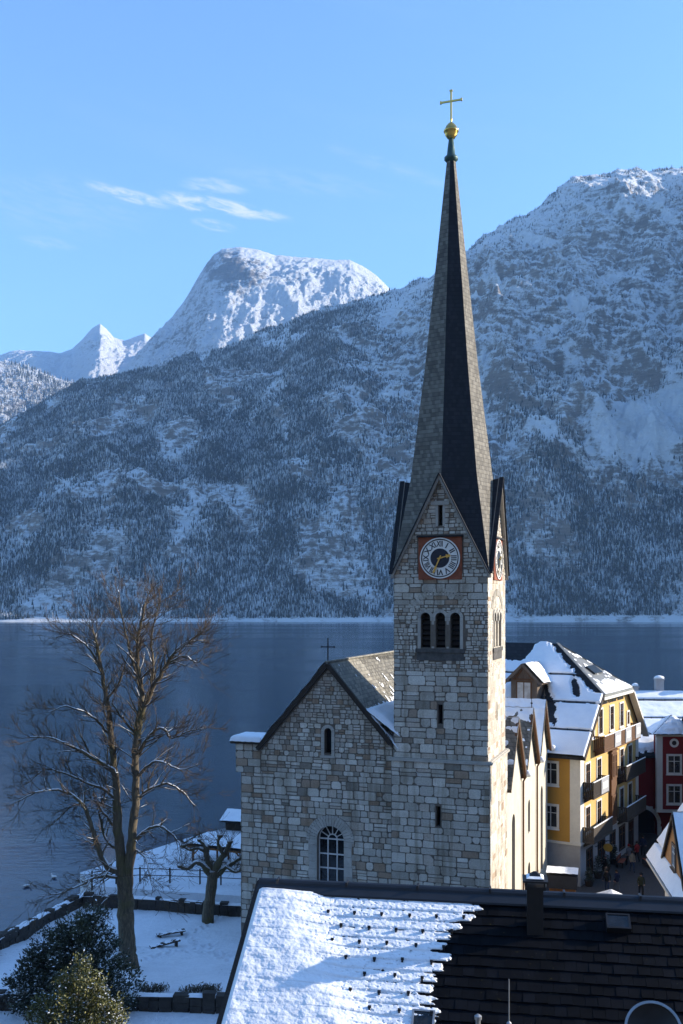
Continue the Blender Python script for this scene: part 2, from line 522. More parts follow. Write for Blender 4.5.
def setup():
    cam = bpy.data.cameras.new('camera'); co = bpy.data.objects.new('camera', cam); COL.objects.link(co)
    co.location = (0, 0, 22); co.rotation_euler = (rad(90), 0, 0)
    cam.sensor_width = 36; cam.lens = 36 * 1000 / 1024
    cam.shift_y = (605 - 512) / 1024
    cam.clip_start = .3; cam.clip_end = 40000
    SC.camera = co
    s = bpy.data.lights.new('sun', 'SUN'); so = bpy.data.objects.new('sun', s); COL.objects.link(so)
    s.energy = 5.0; s.angle = rad(.53); s.color = (1.0, .90, .76)
    so.rotation_euler = SUN.to_track_quat('Z', 'Y').to_euler()
    so.location = (60, 20, 80)
    w = bpy.data.worlds.new('World'); SC.world = w; w.use_nodes = True
    nt = w.node_tree; nt.nodes.clear()
    out = nt.nodes.new('ShaderNodeOutputWorld'); bg = nt.nodes.new('ShaderNodeBackground')
    nt.links.new(bg.outputs[0], out.inputs[0])
    sky = nt.nodes.new('ShaderNodeTexSky'); sky.sky_type = 'NISHITA'; sky.sun_disc = False
    sky.sun_elevation = e_; sky.sun_rotation = math.atan2(SUN.x, SUN.y)
    sky.altitude = 500; sky.air_density = 1.0; sky.dust_density = .35; sky.ozone_density = 2.2
    # thin cirrus, laid out by direction on the sky
    tc = nt.nodes.new('ShaderNodeTexCoord'); sp = nt.nodes.new('ShaderNodeSeparateXYZ')
    nt.links.new(tc.outputs['Generated'], sp.inputs[0])
    az = mathn(nt, 'ARCTAN2', sp.outputs[0], sp.outputs[1]); el = mathn(nt, 'ARCSINE', sp.outputs[2])
    cv = nt.nodes.new('ShaderNodeCombineXYZ')
    # slightly falling streaks
    el2 = mathn(nt, 'ADD', el, mathn(nt, 'MULTIPLY', az, .17))
    nt.links.new(az, cv.inputs[0]); nt.links.new(mathn(nt, 'MULTIPLY', el2, 5.5), cv.inputs[1])
    fine = noise(nt, cv.outputs[0], 34, 8, .68, .5); wide = noise(nt, cv.outputs[0], 3.1, 4, .55)

    def blob(x, y, hw, hh, slope=.12):
        # soft-edged streak centred on a direction
        A = math.atan((x - 341.5) / 1000); E_ = math.atan((605 - y) / 1000 * math.cos(A))
        da = mathn(nt, 'SUBTRACT', az, A)
        de = mathn(nt, 'ADD', mathn(nt, 'SUBTRACT', el, E_), mathn(nt, 'MULTIPLY', da, slope))
        q = mathn(nt, 'ADD', mathn(nt, 'POWER', mathn(nt, 'ABSOLUTE', mathn(nt, 'DIVIDE', da, hw / 1000)), 2.0),
                  mathn(nt, 'POWER', mathn(nt, 'ABSOLUTE', mathn(nt, 'DIVIDE', de, hh / 1000)), 2.0))
        return maprange(nt, q, .0, 1.0, 1, 0)
    tot = None
    for x, y, hw, hh, sl, k in ((226, 207, 74, 8, .14, 1.15), (185, 203, 30, 8, .10, 1.0), (128, 195, 50, 7, .16, 1.0), (215, 186, 40, 9, .03, .55), (214, 225, 26, 6, .12, .8),
                                (48, 243, 34, 7, .05, .3), (60, 206, 110, 34, .0, .14), (392, 168, 90, 9, .3, .16), (300, 182, 120, 14, .1, .14)):
        v = mathn(nt, 'MULTIPLY', blob(x, y, hw, hh, sl), k)
        tot = v if tot is None else mathn(nt, 'MAXIMUM', tot, v)
    cl = mathn(nt, 'MULTIPLY', tot, maprange(nt, fine, .36, .66, .0, 1.0))
    veil = maprange(nt, wide, .5, .85, 0, .05)
    cl = mathn(nt, 'MAXIMUM', cl, veil, True)
    skyc = mixc(nt, cl, sky.outputs[0], (3.55, 3.15, 2.85))
    skyc = mixc(nt, 1.0, skyc, (.80, 1.00, 1.19), 'MULTIPLY')
    nt.links.new(skyc, bg.inputs['Color']); bg.inputs['Strength'].default_value = .15
    v = SC.view_settings; v.view_transform = 'Standard'; v.look = 'None'; v.gamma = 1; v.use_curve_mapping = False
    v.exposure = 1.1
    SC.cycles.use_denoising = True
    SC.cycles.max_bounces = 5; SC.cycles.diffuse_bounces = 3; SC.cycles.glossy_bounces = 3
    SC.cycles.transmission_bounces = 2; SC.cycles.volume_bounces = 0
    SC.cycles.sample_clamp_indirect = 6
    SC.cycles.use_adaptive_sampling = True; SC.cycles.adaptive_threshold = .01


setup()


# ------------------------------------------------------------------ terrain
def interp(tab, x):
    xs, ys = zip(*tab)
    return np.interp(x, xs, ys)


def grid_faces(n, m):
    i = np.arange(n * m).reshape(n, m)
    return np.stack([i[:-1, :-1], i[:-1, 1:], i[1:, 1:], i[1:, :-1]], -1).reshape(-1, 4)


MASSIF_SKY = [(-700, 470), (-300, 470), (-100, 455), (0, 432), (40, 410), (80, 388), (130, 380), (170, 362), (230, 347), (290, 324), (330, 312),
              (370, 302), (395, 297), (430, 286), (470, 255), (500, 232), (540, 211), (570, 194), (600, 185), (630, 180), (683, 179),
              (760, 178), (900, 165), (1100, 190), (1500, 260), (2400, 300)]


def massif():
    p = np.concatenate([np.linspace(-900, -420, 60), np.arange(-416, 430, 1.25), np.linspace(433, 1150, 110)])
    t = np.concatenate([np.linspace(-.04, .02, 8), np.linspace(.022, 1.0, 430), np.linspace(1.01, 1.5, 36)])
    Pg, Tg = np.meshgrid(p, t)
    px = Pg + 341.5
    Y0 = 1294 + 60 * np.sin(px / 170) * 0 + 30 * fbm(px / 90, px * 0, 5, 3)
    Yr = interp([(-700, 2500), (380, 2500), (470, 2550), (540, 2620), (600, 2700), (683, 2780), (800, 2800), (1000, 2800), (2400, 2800)], px)
    Y = np.where(Tg <= 1, Y0 + (Yr - Y0) * Tg, Yr + (Tg - 1) * 2200)
    X = np.clip(Pg / 1000 * Y, -3300, 3400)
    ys = interp(MASSIF_SKY, px)
    Zr = 22 + (605 - ys) / 1000 * Yr
    tt = np.clip(Tg, 0, 1)
    g = tt ** interp([(683, 1.12), (800, .6), (1000, .48)], px)
    # gentler snowfield bench on the right flank
    right = sstep(470, 600, px)
    g = g + right * (.035 * np.exp(-((tt - .25) / .08) ** 2) - .03 * np.exp(-((tt - .55) / .12) ** 2))
    Z = Zr * g
    env = sstep(0.0, .22, tt) * (1 - .72 * sstep(.78, 1.0, tt))
    wx = X + 60 * fbm(X / 300, Y / 300, 71, 3); wy = Y + 60 * fbm(X / 300, Y / 300, 72, 3)
    big = ridged(wx / 620, wy / 900, 3, 3); mid = ridged(wx / 210, wy / 300, 9, 5, .6)
    rocky0 = sstep(300, 470, px)
    big2 = ridged((X + .55 * Y + 90 * fbm(X / 200, Y / 200, 74, 3)) / 270, (Y - .5 * X) / 900, 77, 3)
    Z = Z + env * (70 * big + (38 + 26 * rocky0) * mid + 62 * rocky0 * (big2 - .3))
    small = ridged(X / 60, Y / 80, 12, 4, .6)
    rocky = sstep(300, 470, px + 60 * fbm(X / 200, Y / 200, 31, 3)) * (.35 + .65 * sstep(.25, .45, tt))
    Z = Z + env * small * (4 + 15 * rocky)
    # stratified ledges
    st = 26.0
    q = (Z + .38 * X + 30 * fbm(X / 120, Y / 120, 41, 4)) / st
    fr = q - np.floor(q)
    Z = Z + env * (.15 + .6 * rocky) * (sstep(.25, .95, fr) - fr) * st * .6
    st = 11.0
    q = (Z + .36 * X + 12 * fbm(X / 45, Y / 45, 43, 3)) / st; fr = q - np.floor(q)
    Z = Z + env * (.2 + .8 * rocky) * (sstep(.3, .95, fr) - fr) * st * .6
    Z = Z + 6 * fbm(X / 35, Y / 35, 51, 3) * sstep(0, .05, tt)
    back = np.clip(Tg - 1, 0, 1)
    Z = Z - back * Zr * interp([(430, .9), (520, .3), (640, .3), (720, .8), (2400, .8)], px)
    Z = np.where(Tg < 0, -8 + 0 * Z, Z); Z = np.where((Tg >= 0) & (Tg < .03), np.maximum(Z, -4 + Tg / .03 * 7), Z)
    # how much snow lies: open slides and fields
    n1 = fbm(X / 170, Y / 260, 61, 4)
    field = right * np.exp(-(((tt - .245 - .07 * n1) / .05) ** 2)) * sstep(540, 600, px + 50 * n1)
    gul = ridged((X + .55 * Z) / 170 + 1.1 * fbm(X / 260, Y / 260, 88, 4), (Y - .4 * X) / 420 + .5 * fbm(X / 150, Y / 150, 89, 3), 66, 3)
    slide = sstep(.45, .80, gul) * sstep(.05, .2, tt) * sstep(-.25, .35, fbm(X / 130, Y / 130, 87, 3))
    left = 1 - sstep(230, 430, px + 90 * n1 + 60 * (tt - .3))
    low_r = (1 - sstep(.17, .23, tt + .05 * n1)) * right
    snow = .9 * field + .38 * slide * (1 - .4 * left) + .10 * n1 + .10 * sstep(.7, 1, tt) - .10 * left - .04 * low_r
    shore = np.exp(-((tt - .004) / .0035) ** 2)
    snow = snow + .8 * shore * sstep(-.2, .35, fbm(px / 30, px * 0, 95, 4)) + .13 * rocky * sstep(.2, .4, tt)
    V = np.stack([X, Y, Z], -1).reshape(-1, 3)
    o = np_mesh('mountain', V, grid_faces(*Pg.shape), M['massif'], attrs={'snow': ('POINT', snow)})
    tag(o, 'steep shaded mountain with cliffs, snow ledges and dark woods across the lake', 'mountain', kind='structure')
    # woods standing on it
    forest = np.clip(.95 * left + .8 * low_r + .55 - .47 * rocky, .0, 1)
    forest = forest * (1 - np.clip(field * 1.6, 0, 1)) * (1 - .9 * slide * (1 - .3 * left))
    forest = forest * (.10 + 1.15 * sstep(-.28, .12, fbm((X + .4 * Z) / 110, Y / 190, 91, 5)))
    dz = np.gradient(Z, axis=0) / np.maximum(np.gradient(Y, axis=0), .1)
    forest = forest * (1 - .8 * sstep(1.5, 2.6, np.abs(dz)))
    forest = np.where((Tg > .008) & (Tg < 1.02), forest, 0)
    forest = np.maximum(forest, .5 * sstep(.955, .99, tt) * (Tg < 1.01) * sstep(-.3, .4, fbm(px / 14, tt * 40, 97, 3)))
    return X, Y, Z, Tg, px, forest


def grow_woods(name, X, Y, Z, F, count, h0, h1, label, seed=1):
    r = np.random.default_rng(seed)
    n, m = X.shape
    area = np.zeros_like(X)
    area[:-1, :-1] = np.abs((X[:-1, 1:] - X[:-1, :-1]) * (Y[1:, :-1] - Y[:-1, :-1]))
    inside = (X / Y * 1000 > -460) & (X / Y * 1000 < 470)
    w = (F ** 1.6 * area * inside).ravel(); w /= w.sum()
    c = r.choice(n * m, size=count, p=w)
    i, j = c // m, c % m
    ok = (i < n - 1) & (j < m - 1); i, j = i[ok], j[ok]
    a, b = r.random(len(i)), r.random(len(i))

    def bil(A):
        return A[i, j] * (1 - a) * (1 - b) + A[i, j + 1] * a * (1 - b) + A[i + 1, j] * (1 - a) * b + A[i + 1, j + 1] * a * b
    x, y, z = bil(X), bil(Y), bil(Z)
    N = len(x)
    h = r.uniform(h0, h1, N) * (.6 + .6 * r.random(N)); rr = h * r.uniform(.14, .21, N)
    K = 4
    ang = (np.arange(K) / K * 2 * np.pi)[None, :] + r.random((N, 1)) * 6.28
    V = np.zeros((N, 3 * K + 1, 3))
    for ring, (zf, rf) in enumerate(((.0, 1.0), (.42, .62), (.74, .30))):
        jit = r.uniform(.75, 1.25, (N, K))
        V[:, ring * K:(ring + 1) * K, 0] = x[:, None] + np.cos(ang + ring) * rr[:, None] * rf * jit
        V[:, ring * K:(ring + 1) * K, 1] = y[:, None] + np.sin(ang + ring) * rr[:, None] * rf * jit
        V[:, ring * K:(ring + 1) * K, 2] = (z - 1.0)[:, None] + h[:, None] * zf
    V[:, -1, 0] = x; V[:, -1, 1] = y; V[:, -1, 2] = z - 1 + h
    fl = []
    for ring in range(2):
        for k in range(K):
            a0, a1 = ring * K + k, ring * K + (k + 1) % K
            fl += [(a0, a1, a1 + K), (a0, a1 + K, a0 + K)]
    for k in range(K):
        fl.append((2 * K + k, 2 * K + (k + 1) % K, 3 * K))
    fl = np.array(fl)
    Fc = (fl[None] + (np.arange(N) * (3 * K + 1))[:, None, None]).reshape(-1, 3)
    tint = np.repeat(r.random(N), 3 * K + 1)
    o = np_mesh(name, V.reshape(-1, 3), Fc, M['conifer'], smooth=False, attrs={'tint': ('POINT', tint)})
    tag(o, label, 'forest', kind='stuff')
    return o


gm = massif()
grow_woods('conifer_forest', gm[0], gm[1], gm[2], gm[5], 270000, 5, 9.5, 'dense snow dusted conifer forest on the shaded slopes across the lake', 3)


def peak(name, table, Yr, foot_y, depth, label, seed, amp, snow_add, p0, p1, step, thr=None, wood=0, rocks=None):
    """a far mountain: skyline table in degrees of view, foot hidden behind nearer slopes"""
    p = np.arange(p0, p1, step) - 341.5
    t = np.linspace(0, 1.5, 230)
    Pg, Tg = np.meshgrid(p, t); px = Pg + 341.5
    Y = Yr - depth + depth * Tg; X = Pg / 1000 * Y
    ys = interp(table, px)
    Zr = 22 + (605 - ys) / 1000 * Yr; Z0 = 22 + (605 - foot_y) / 1000 * (Yr - depth)
    tt = np.clip(Tg, 0, 1); env = (1 - .8 * sstep(.75, 1, tt)) * sstep(0, .1, tt)
    Z = Z0 + (Zr - Z0) * tt ** .9
    L = depth
    Z = Z + env * amp * (ridged(X / (L * .35), Y / (L * .5), seed, 5, .58) + .34 * ridged(X / (L * .07), Y / (L * .1), seed + 5, 5, .65))
    st = amp * .3
    q = (Z + .3 * X + amp * .6 * fbm(X / (L * .08), Y / (L * .1), seed + 8, 4)) / st; fr = q - np.floor(q)
    Z = Z + env * (sstep(.3, .9, fr) - fr) * st * .5
    Z = Z - np.clip(Tg - 1, 0, 1) * (Zr - Z0) * .8
    s = np.full_like(Z, snow_add)
    if rocks:
        for (rx, ry, rw, rh, k) in rocks:
            py = 605 - (Z - 22) / Y * 1000
            s = s - k * np.exp(-(((px - rx) / rw) ** 2 + ((py - ry) / rh) ** 2)) * (.75 + 1.1 * fbm(X / 90, Z / 60, seed + 3, 5))
    o = np_mesh(name, np.stack([X, Y, Z], -1).reshape(-1, 3), grid_faces(*Pg.shape), M['summit'], attrs={'snow': ('POINT', s)})
    tag(o, label, 'mountain', kind='structure')
    return X, Y, Z, Tg, px


peak('mountain', [(60, 420), (110, 384), (135, 362), (150, 342), (170, 322), (185, 302), (200, 276), (208, 264), (214, 256), (222, 251), (240, 248), (258, 250), (275, 256),
                  (300, 258), (330, 261), (350, 262), (362, 268), (375, 277), (395, 295), (430, 330), (500, 420)],
     5600, 430, 1500, 'sunlit flat topped snow mountain with a grey rock wall behind the forest ridge', 21, 90, .24, 50, 520, 1.0,
     rocks=((230, 268, 22, 22, .95), (248, 276, 16, 12, .35), (285, 278, 30, 9, .25), (205, 320, 30, 30, .2), (165, 345, 30, 20, .3)))
peak('mountain', [(-160, 372), (-60, 366), (0, 356), (20, 351), (45, 352), (60, 354), (72, 350), (82, 341), (92, 330), (100, 325), (106, 330), (114, 339), (125, 342), (145, 334), (160, 345), (200, 390)],
     7000, 430, 1500, 'small distant white peak and snow ridge far left on the skyline', 45, 70, .25, -160, 215, 1.0,
     rocks=((95, 345, 12, 10, .25),))
hx = peak('mountain', [(-300, 330), (-100, 345), (-40, 352), (0, 362), (30, 370), (60, 380), (90, 390), (120, 402), (170, 430)],
          4300, 520, 1000, 'sunlit snowy hillside with russet woods at the far left of the view', 57, 55, -.12, -300, 180, 1.25)
fo = (.3 + .7 * sstep(-.2, .3, fbm(hx[0] / 160, hx[1] / 200, 15, 4))) * (hx[3] < 1.02) * (.25 + sstep(-10, 60, hx[4]))
grow_woods('conifer_forest', hx[0], hx[1], hx[2], fo, 9000, 14, 24, 'sunlit russet and green forest on the far left hillside', 8)


def lake_and_land():
    me = MB(); me.face([(-4000, -300, 0), (3450, -300, 0), (3450, 9000, 0), (-4000, 9000, 0)])
    tag(me.build('lake', M['water']), 'dark blue rippled lake between village and mountains', 'lake', kind='structure')
    bed = MB(); bed.face([(-4100, -400, -9), (3500, -400, -9), (3500, 9100, -9), (-4100, 9100, -9)])
    tag(bed.build('lake_bed', M['earth']), 'brown bed of the lake under the water', 'lake bed', kind='structure')

    def land(name, poly, z, mat, label, cat):
        mb = MB(); mb.extrude([(x, y, -3) for x, y in poly], (0, 0, z + 3))
        return tag(mb.build(name, mat), label, cat, kind='structure')
    shore = [(-70, 20), (-40, 45), (-20.2, 58.8), (-17.2, 69.0), (-5.5, 66.0), (2, 92), (2, 30), (-70, 10)]
    # garden: a finely uneven sheet of snow
    xs = np.arange(-30, 3, .085); ys = np.arange(42, 70, .085)
    Xg, Yg = np.meshgrid(xs, ys)
    edge = np.interp(Yg, [30, 45, 58.8, 69, 72], [-60, -40, -20.2, -17.2, -17.2])
    Zg = 2 + 1.6 * np.clip((60 - Yg) / 9.5, 0, 1.3) + .10 * fbm(Xg / 2.2, Yg / 2.2, 4, 5) + .03 * fbm(Xg / .5, Yg / .5, 6, 3)
    fr = random.Random(11)
    for (ax, ay), (bx, by) in (((-4.6, 50.5), (-9.5, 60.5)), ((-9.5, 60.5), (-7.4, 64.5)), ((-5.2, 54.0), (-12.8, 57.5)), ((-12.8, 57.5), (-16.4, 63.0)), ((-11.5, 52.0), (-7.2, 58.0))):
        ln = math.hypot(bx - ax, by - ay); n_ = int(ln / .36)
        for i in range(n_):
            t_ = (i + fr.uniform(-.2, .2)) / n_; sd = .14 * (1 if i % 2 else -1)
            fx = ax + (bx - ax) * t_ - (by - ay) / ln * sd + .25 * math.sin(i * .5); fy = ay + (by - ay) * t_ + (bx - ax) / ln * sd
            q_ = (Xg - fx) ** 2 / .018 + (Yg - fy) ** 2 / .035
            Zg = Zg - .13 * np.exp(-q_) + .03 * np.exp(-(np.sqrt(q_) - 1.6) ** 2 * 3)
    Fg = grid_faces(*Xg.shape)
    keep = (Xg > edge).ravel()[Fg].all(1)
    V = np.stack([Xg, Yg, Zg], -1).reshape(-1, 3)
    o = np_mesh('garden_ground', V, Fg[keep], M['garden_snow'])
    tag(o, 'snow covered garden ground under the bare tree by the lake', 'ground', kind='structure')
    land('bank', shore, 1.7, M['earth'], 'earth bank under the garden along the lake', 'bank')
    land('terrace', [(-17.2, 69.2), (-19.0, 72.7), (-13.0, 83.3), (-8, 90), (4, 94), (4, 66.5), (-5.6, 66.6)], 2.55, M['garden_snow'],
         'raised snowy terrace between the garden and the lake shore', 'terrace')
    land('street', [(2.05, 40), (70, 40), (70, 112), (30, 112), (4.05, 98)], .7, M['cobble'], 'dark wet cobbled street beside the yellow hotel', 'street')
    # slope the camera stands on, rising steeply behind it
    xs = np.linspace(-420, 260, 120); ys = np.concatenate([np.linspace(-260, -6, 60), np.linspace(-4, 46, 26)])
    Xg, Yg = np.meshgrid(xs, ys)
    Zg = np.interp(Yg, [-260, -60, -8, -3, 3, 20, 38, 44, 46], [190, 60, 21, 19.8, 19.2, 11.5, 4.2, 1.2, .4])
    bmp = fbm(Xg / 25, Yg / 25, 8, 5)
    Zg = Zg + bmp * np.interp(Yg, [-60, -8, 0, 40], [16, 2, .3, .2])
    o = np_mesh('hillside', np.stack([Xg, Yg, Zg], -1).reshape(-1, 3), grid_faces(*Xg.shape), M['slope'])
    tag(o, 'steep dark wooded hillside above the village', 'hillside', kind='structure')


lake_and_land()


def haze():
    mb = MB(); mb.box(-4300, 3700, -700, 9800, -12, 2700)
    m = bpy.data.materials.new('haze'); m.use_nodes = True
    nt = m.node_tree; nt.nodes.clear(); out = nt.nodes.new('ShaderNodeOutputMaterial')
    v = nt.nodes.new('ShaderNodeVolumePrincipled'); v.inputs['Density'].default_value = HAZE
    v.inputs['Color'].default_value = (.30, .55, 1.0, 1); v.inputs['Anisotropy'].default_value = .0
    nt.links.new(v.outputs[0], out.inputs['Volume'])
    o = mb.build('haze', m)
    tag(o, 'thin blue haze in the air over the lake', 'haze', kind='stuff')


HAZE = 6.0e-5
haze()
# ------------------------------------------------------------------ masonry helpers
def arch_poly(uc, v0, w, vs, n=12):
    """opening with a round head: centre, sill height, width, springing height"""
    r = w / 2
    P = [(uc - r, v0), (uc + r, v0)]
    for k in range(n + 1):
        q = math.pi * k / n
        P.append((uc + r * math.cos(q), vs + r * math.sin(q)))
    return P


def wall_face(mb, T, outer, holes=(), mi=0, depth=.45, reveal_mi=None):
    loops = [[Vector((u, v, 0)) for u, v in outer]] + [[Vector((u, v, 0)) for u, v in h] for h in holes]
    flat = [p for l in loops for p in l]
    tr = tessellate_polygon(loops)
    mb.idx([T(p.x, p.y, 0) for p in flat], [tuple(t) for t in tr], mi)
    for h in holes:
        n = len(h)
        for k in range(n):
            a, b = h[k], h[(k + 1) % n]
            mb.face([T(a[0], a[1], 0), T(b[0], b[1], 0), T(b[0], b[1], -depth), T(a[0], a[1], -depth)], mi if reveal_mi is None else reveal_mi, .5)


def clip_poly(P, planes):
    for (a, b, c) in planes:               # keep a*u + b*v <= c
        Q = []
        for i in range(len(P)):
            p, q = P[i], P[(i + 1) % len(P)]
            dp = a * p[0] + b * p[1] - c; dq = a * q[0] + b * q[1] - c
            if dp <= 0: Q.append(p)
            if (dp < 0) != (dq < 0) and abs(dp - dq) > 1e-9:
                t = dp / (dp - dq); Q.append((p[0] + (q[0] - p[0]) * t, p[1] + (q[1] - p[1]) * t))
        P = Q
        if len(P) < 3: return []
    return P


def stones(mb, T, u0, u1, v0, v1, clip=(), avoid=(), cw=(.30, .75), ch=(.24, .44), proud=.035, mi=1, jit=.03, gap=.035, brown=.14, bright=0, skip=None):
    def stone(a, b, c, d):
        g = gap / 2 * R(.7, 1.5)
        a += g; b -= g; c += g; d -= g
        if b - a < .06 or d - c < .06: return
        m = min(b - a, d - c)
        P = []; irr = R(.6, 1.5)
        for (x, y, sx, sy) in ((a, c, 1, 1), (b, c, -1, 1), (b, d, -1, -1), (a, d, 1, -1)):
            k1 = R(.03, .27) * m * irr; k2 = R(.03, .27) * m * irr
            p1 = (x + sx * k1, y + R(-1, 1) * jit * .4); p2 = (x + R(-1, 1) * jit * .4, y + sy * k2)
            P += [p1, p2] if (sx * sy) < 0 else [p2, p1]
        P = clip_poly(P, clip)
        if len(P) < 3: return
        cx = sum(p[0] for p in P) / len(P); cy = sum(p[1] for p in P) / len(P)
        if skip and (skip(cx, cy) or sum(skip(x, y) for x, y in P) > 2): return
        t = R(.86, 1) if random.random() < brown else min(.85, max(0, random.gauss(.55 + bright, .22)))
        w = proud * R(.5, 1.3)
        n = len(P)
        k = 1 - .02 / max(m, .1)
        top = [T(cx + (p[0] - cx) * k, cy + (p[1] - cy) * k, w) for p in P]
        bot = [T(p[0], p[1], -.002) for p in P]
        mb.idx(bot + top, [tuple(range(n, 2 * n))] + [(i, (i + 1) % n, n + (i + 1) % n, n + i) for i in range(n)], mi, t)
    v = v0
    while v < v1 - .08:
        h = R(*ch)
        if v + h > v1 - ch[0] * .6: h = v1 - v
        iv = [(u0, u1)]
        for (a0, a1, b0, b1) in avoid:
            if b0 < v + h - .05 and b1 > v + .05:
                nv = []
                for (p, q) in iv:
                    if a1 <= p or a0 >= q: nv.append((p, q)); continue
                    if a0 > p: nv.append((p, a0))
                    if a1 < q: nv.append((a1, q))
                iv = nv
        for (p, q) in iv:
            u = p
            while u < q - .05:
                w = R(*cw)
                if u + w > q - cw[0] * .6: w = q - u
                if h > ch[0] * 1.3 and random.random() < .28:
                    s = v + h * R(.4, .6)
                    stone(u, u + w, v, s); stone(u, u + w, s, v + h)
                elif random.random() < .25:
                    stone(u, u + w, v - R(0, .04), v + h)
                else:
                    stone(u, u + w, v, v + h)
                u += w
        v += h


def arch_ring(mb, T, uc, vs, r0, r1, v0, proud, mi=0, n=13, jamb=.42):
    """voussoirs round the head and jamb stones down both sides"""
    for k in range(n):
        a, b = math.pi * k / n + .008, math.pi * (k + 1) / n - .008
        t = R(.2, .9)
        P = [(uc + r * math.cos(q), vs + r * math.sin(q)) for r, q in ((r0, a), (r1, a), (r1, (a + b) / 2), (r1, b), (r0, b), (r0, (a + b) / 2))]
        mb.idx([T(u, v, -.01) for u, v in P] + [T(u, v, proud) for u, v in P],
               [tuple(range(6, 12))] + [(i, (i + 1) % 6, 6 + (i + 1) % 6, 6 + i) for i in range(6)], mi, t)
    for s in (-1, 1):
        v = v0
        while v < vs - .05:
            h = min(R(.8, 1.2) * jamb, vs - v)
            if vs - v - h < .15: h = vs - v
            a, b = uc + s * r0, uc + s * r1 * R(.97, 1.03)
            mb.box(min(a, b), max(a, b), v + .008, v + h - .008, -.01, proud, mi, R(.2, .9), T=T)
            v += h


def text_mesh(body, size, depth, align='CENTER', bold=0.0):
    cu = bpy.data.curves.new('lettering', 'FONT'); cu.body = body; cu.size = size; cu.extrude = depth; cu.offset = bold
    cu.align_x = align; cu.align_y = 'CENTER'
    o = bpy.data.objects.new('lettering', cu); COL.objects.link(o)
    dg = bpy.context.evaluated_depsgraph_get()
    me = bpy.data.meshes.new_from_object(o.evaluated_get(dg))
    bpy.data.objects.remove(o)
    return me


def add_me(mb, me, X, mi=0, t=.5):
    mb.idx([X @ v.co for v in me.vertices], [tuple(p.vertices) for p in me.polygons], mi, t)


def snow_sheet(name, parent, O, A, B, N, la, lb, na, nb, hf, mat=None):
    """a layer of snow with real thickness hf(a, b) on a plane; bare where hf <= 0"""
    O, A, B, N = (np.array(v, float) for v in (O, A, B, N))
    a = np.linspace(0, la, na); b = np.linspace(0, lb, nb)
    Ag, Bg = np.meshgrid(a, b)
    H = hf(Ag, Bg)
    F = grid_faces(nb, na)
    keep = (H > 0).ravel()[F].any(1)
    H2 = np.maximum(H, -.012)
    V = (O + Ag[..., None] * A + Bg[..., None] * B + H2[..., None] * N).reshape(-1, 3)
    F = F[keep]
    u, inv = np.unique(F, return_inverse=True)
    return np_mesh(name, V[u], inv.reshape(F.shape), mat or M['snow'], parent)


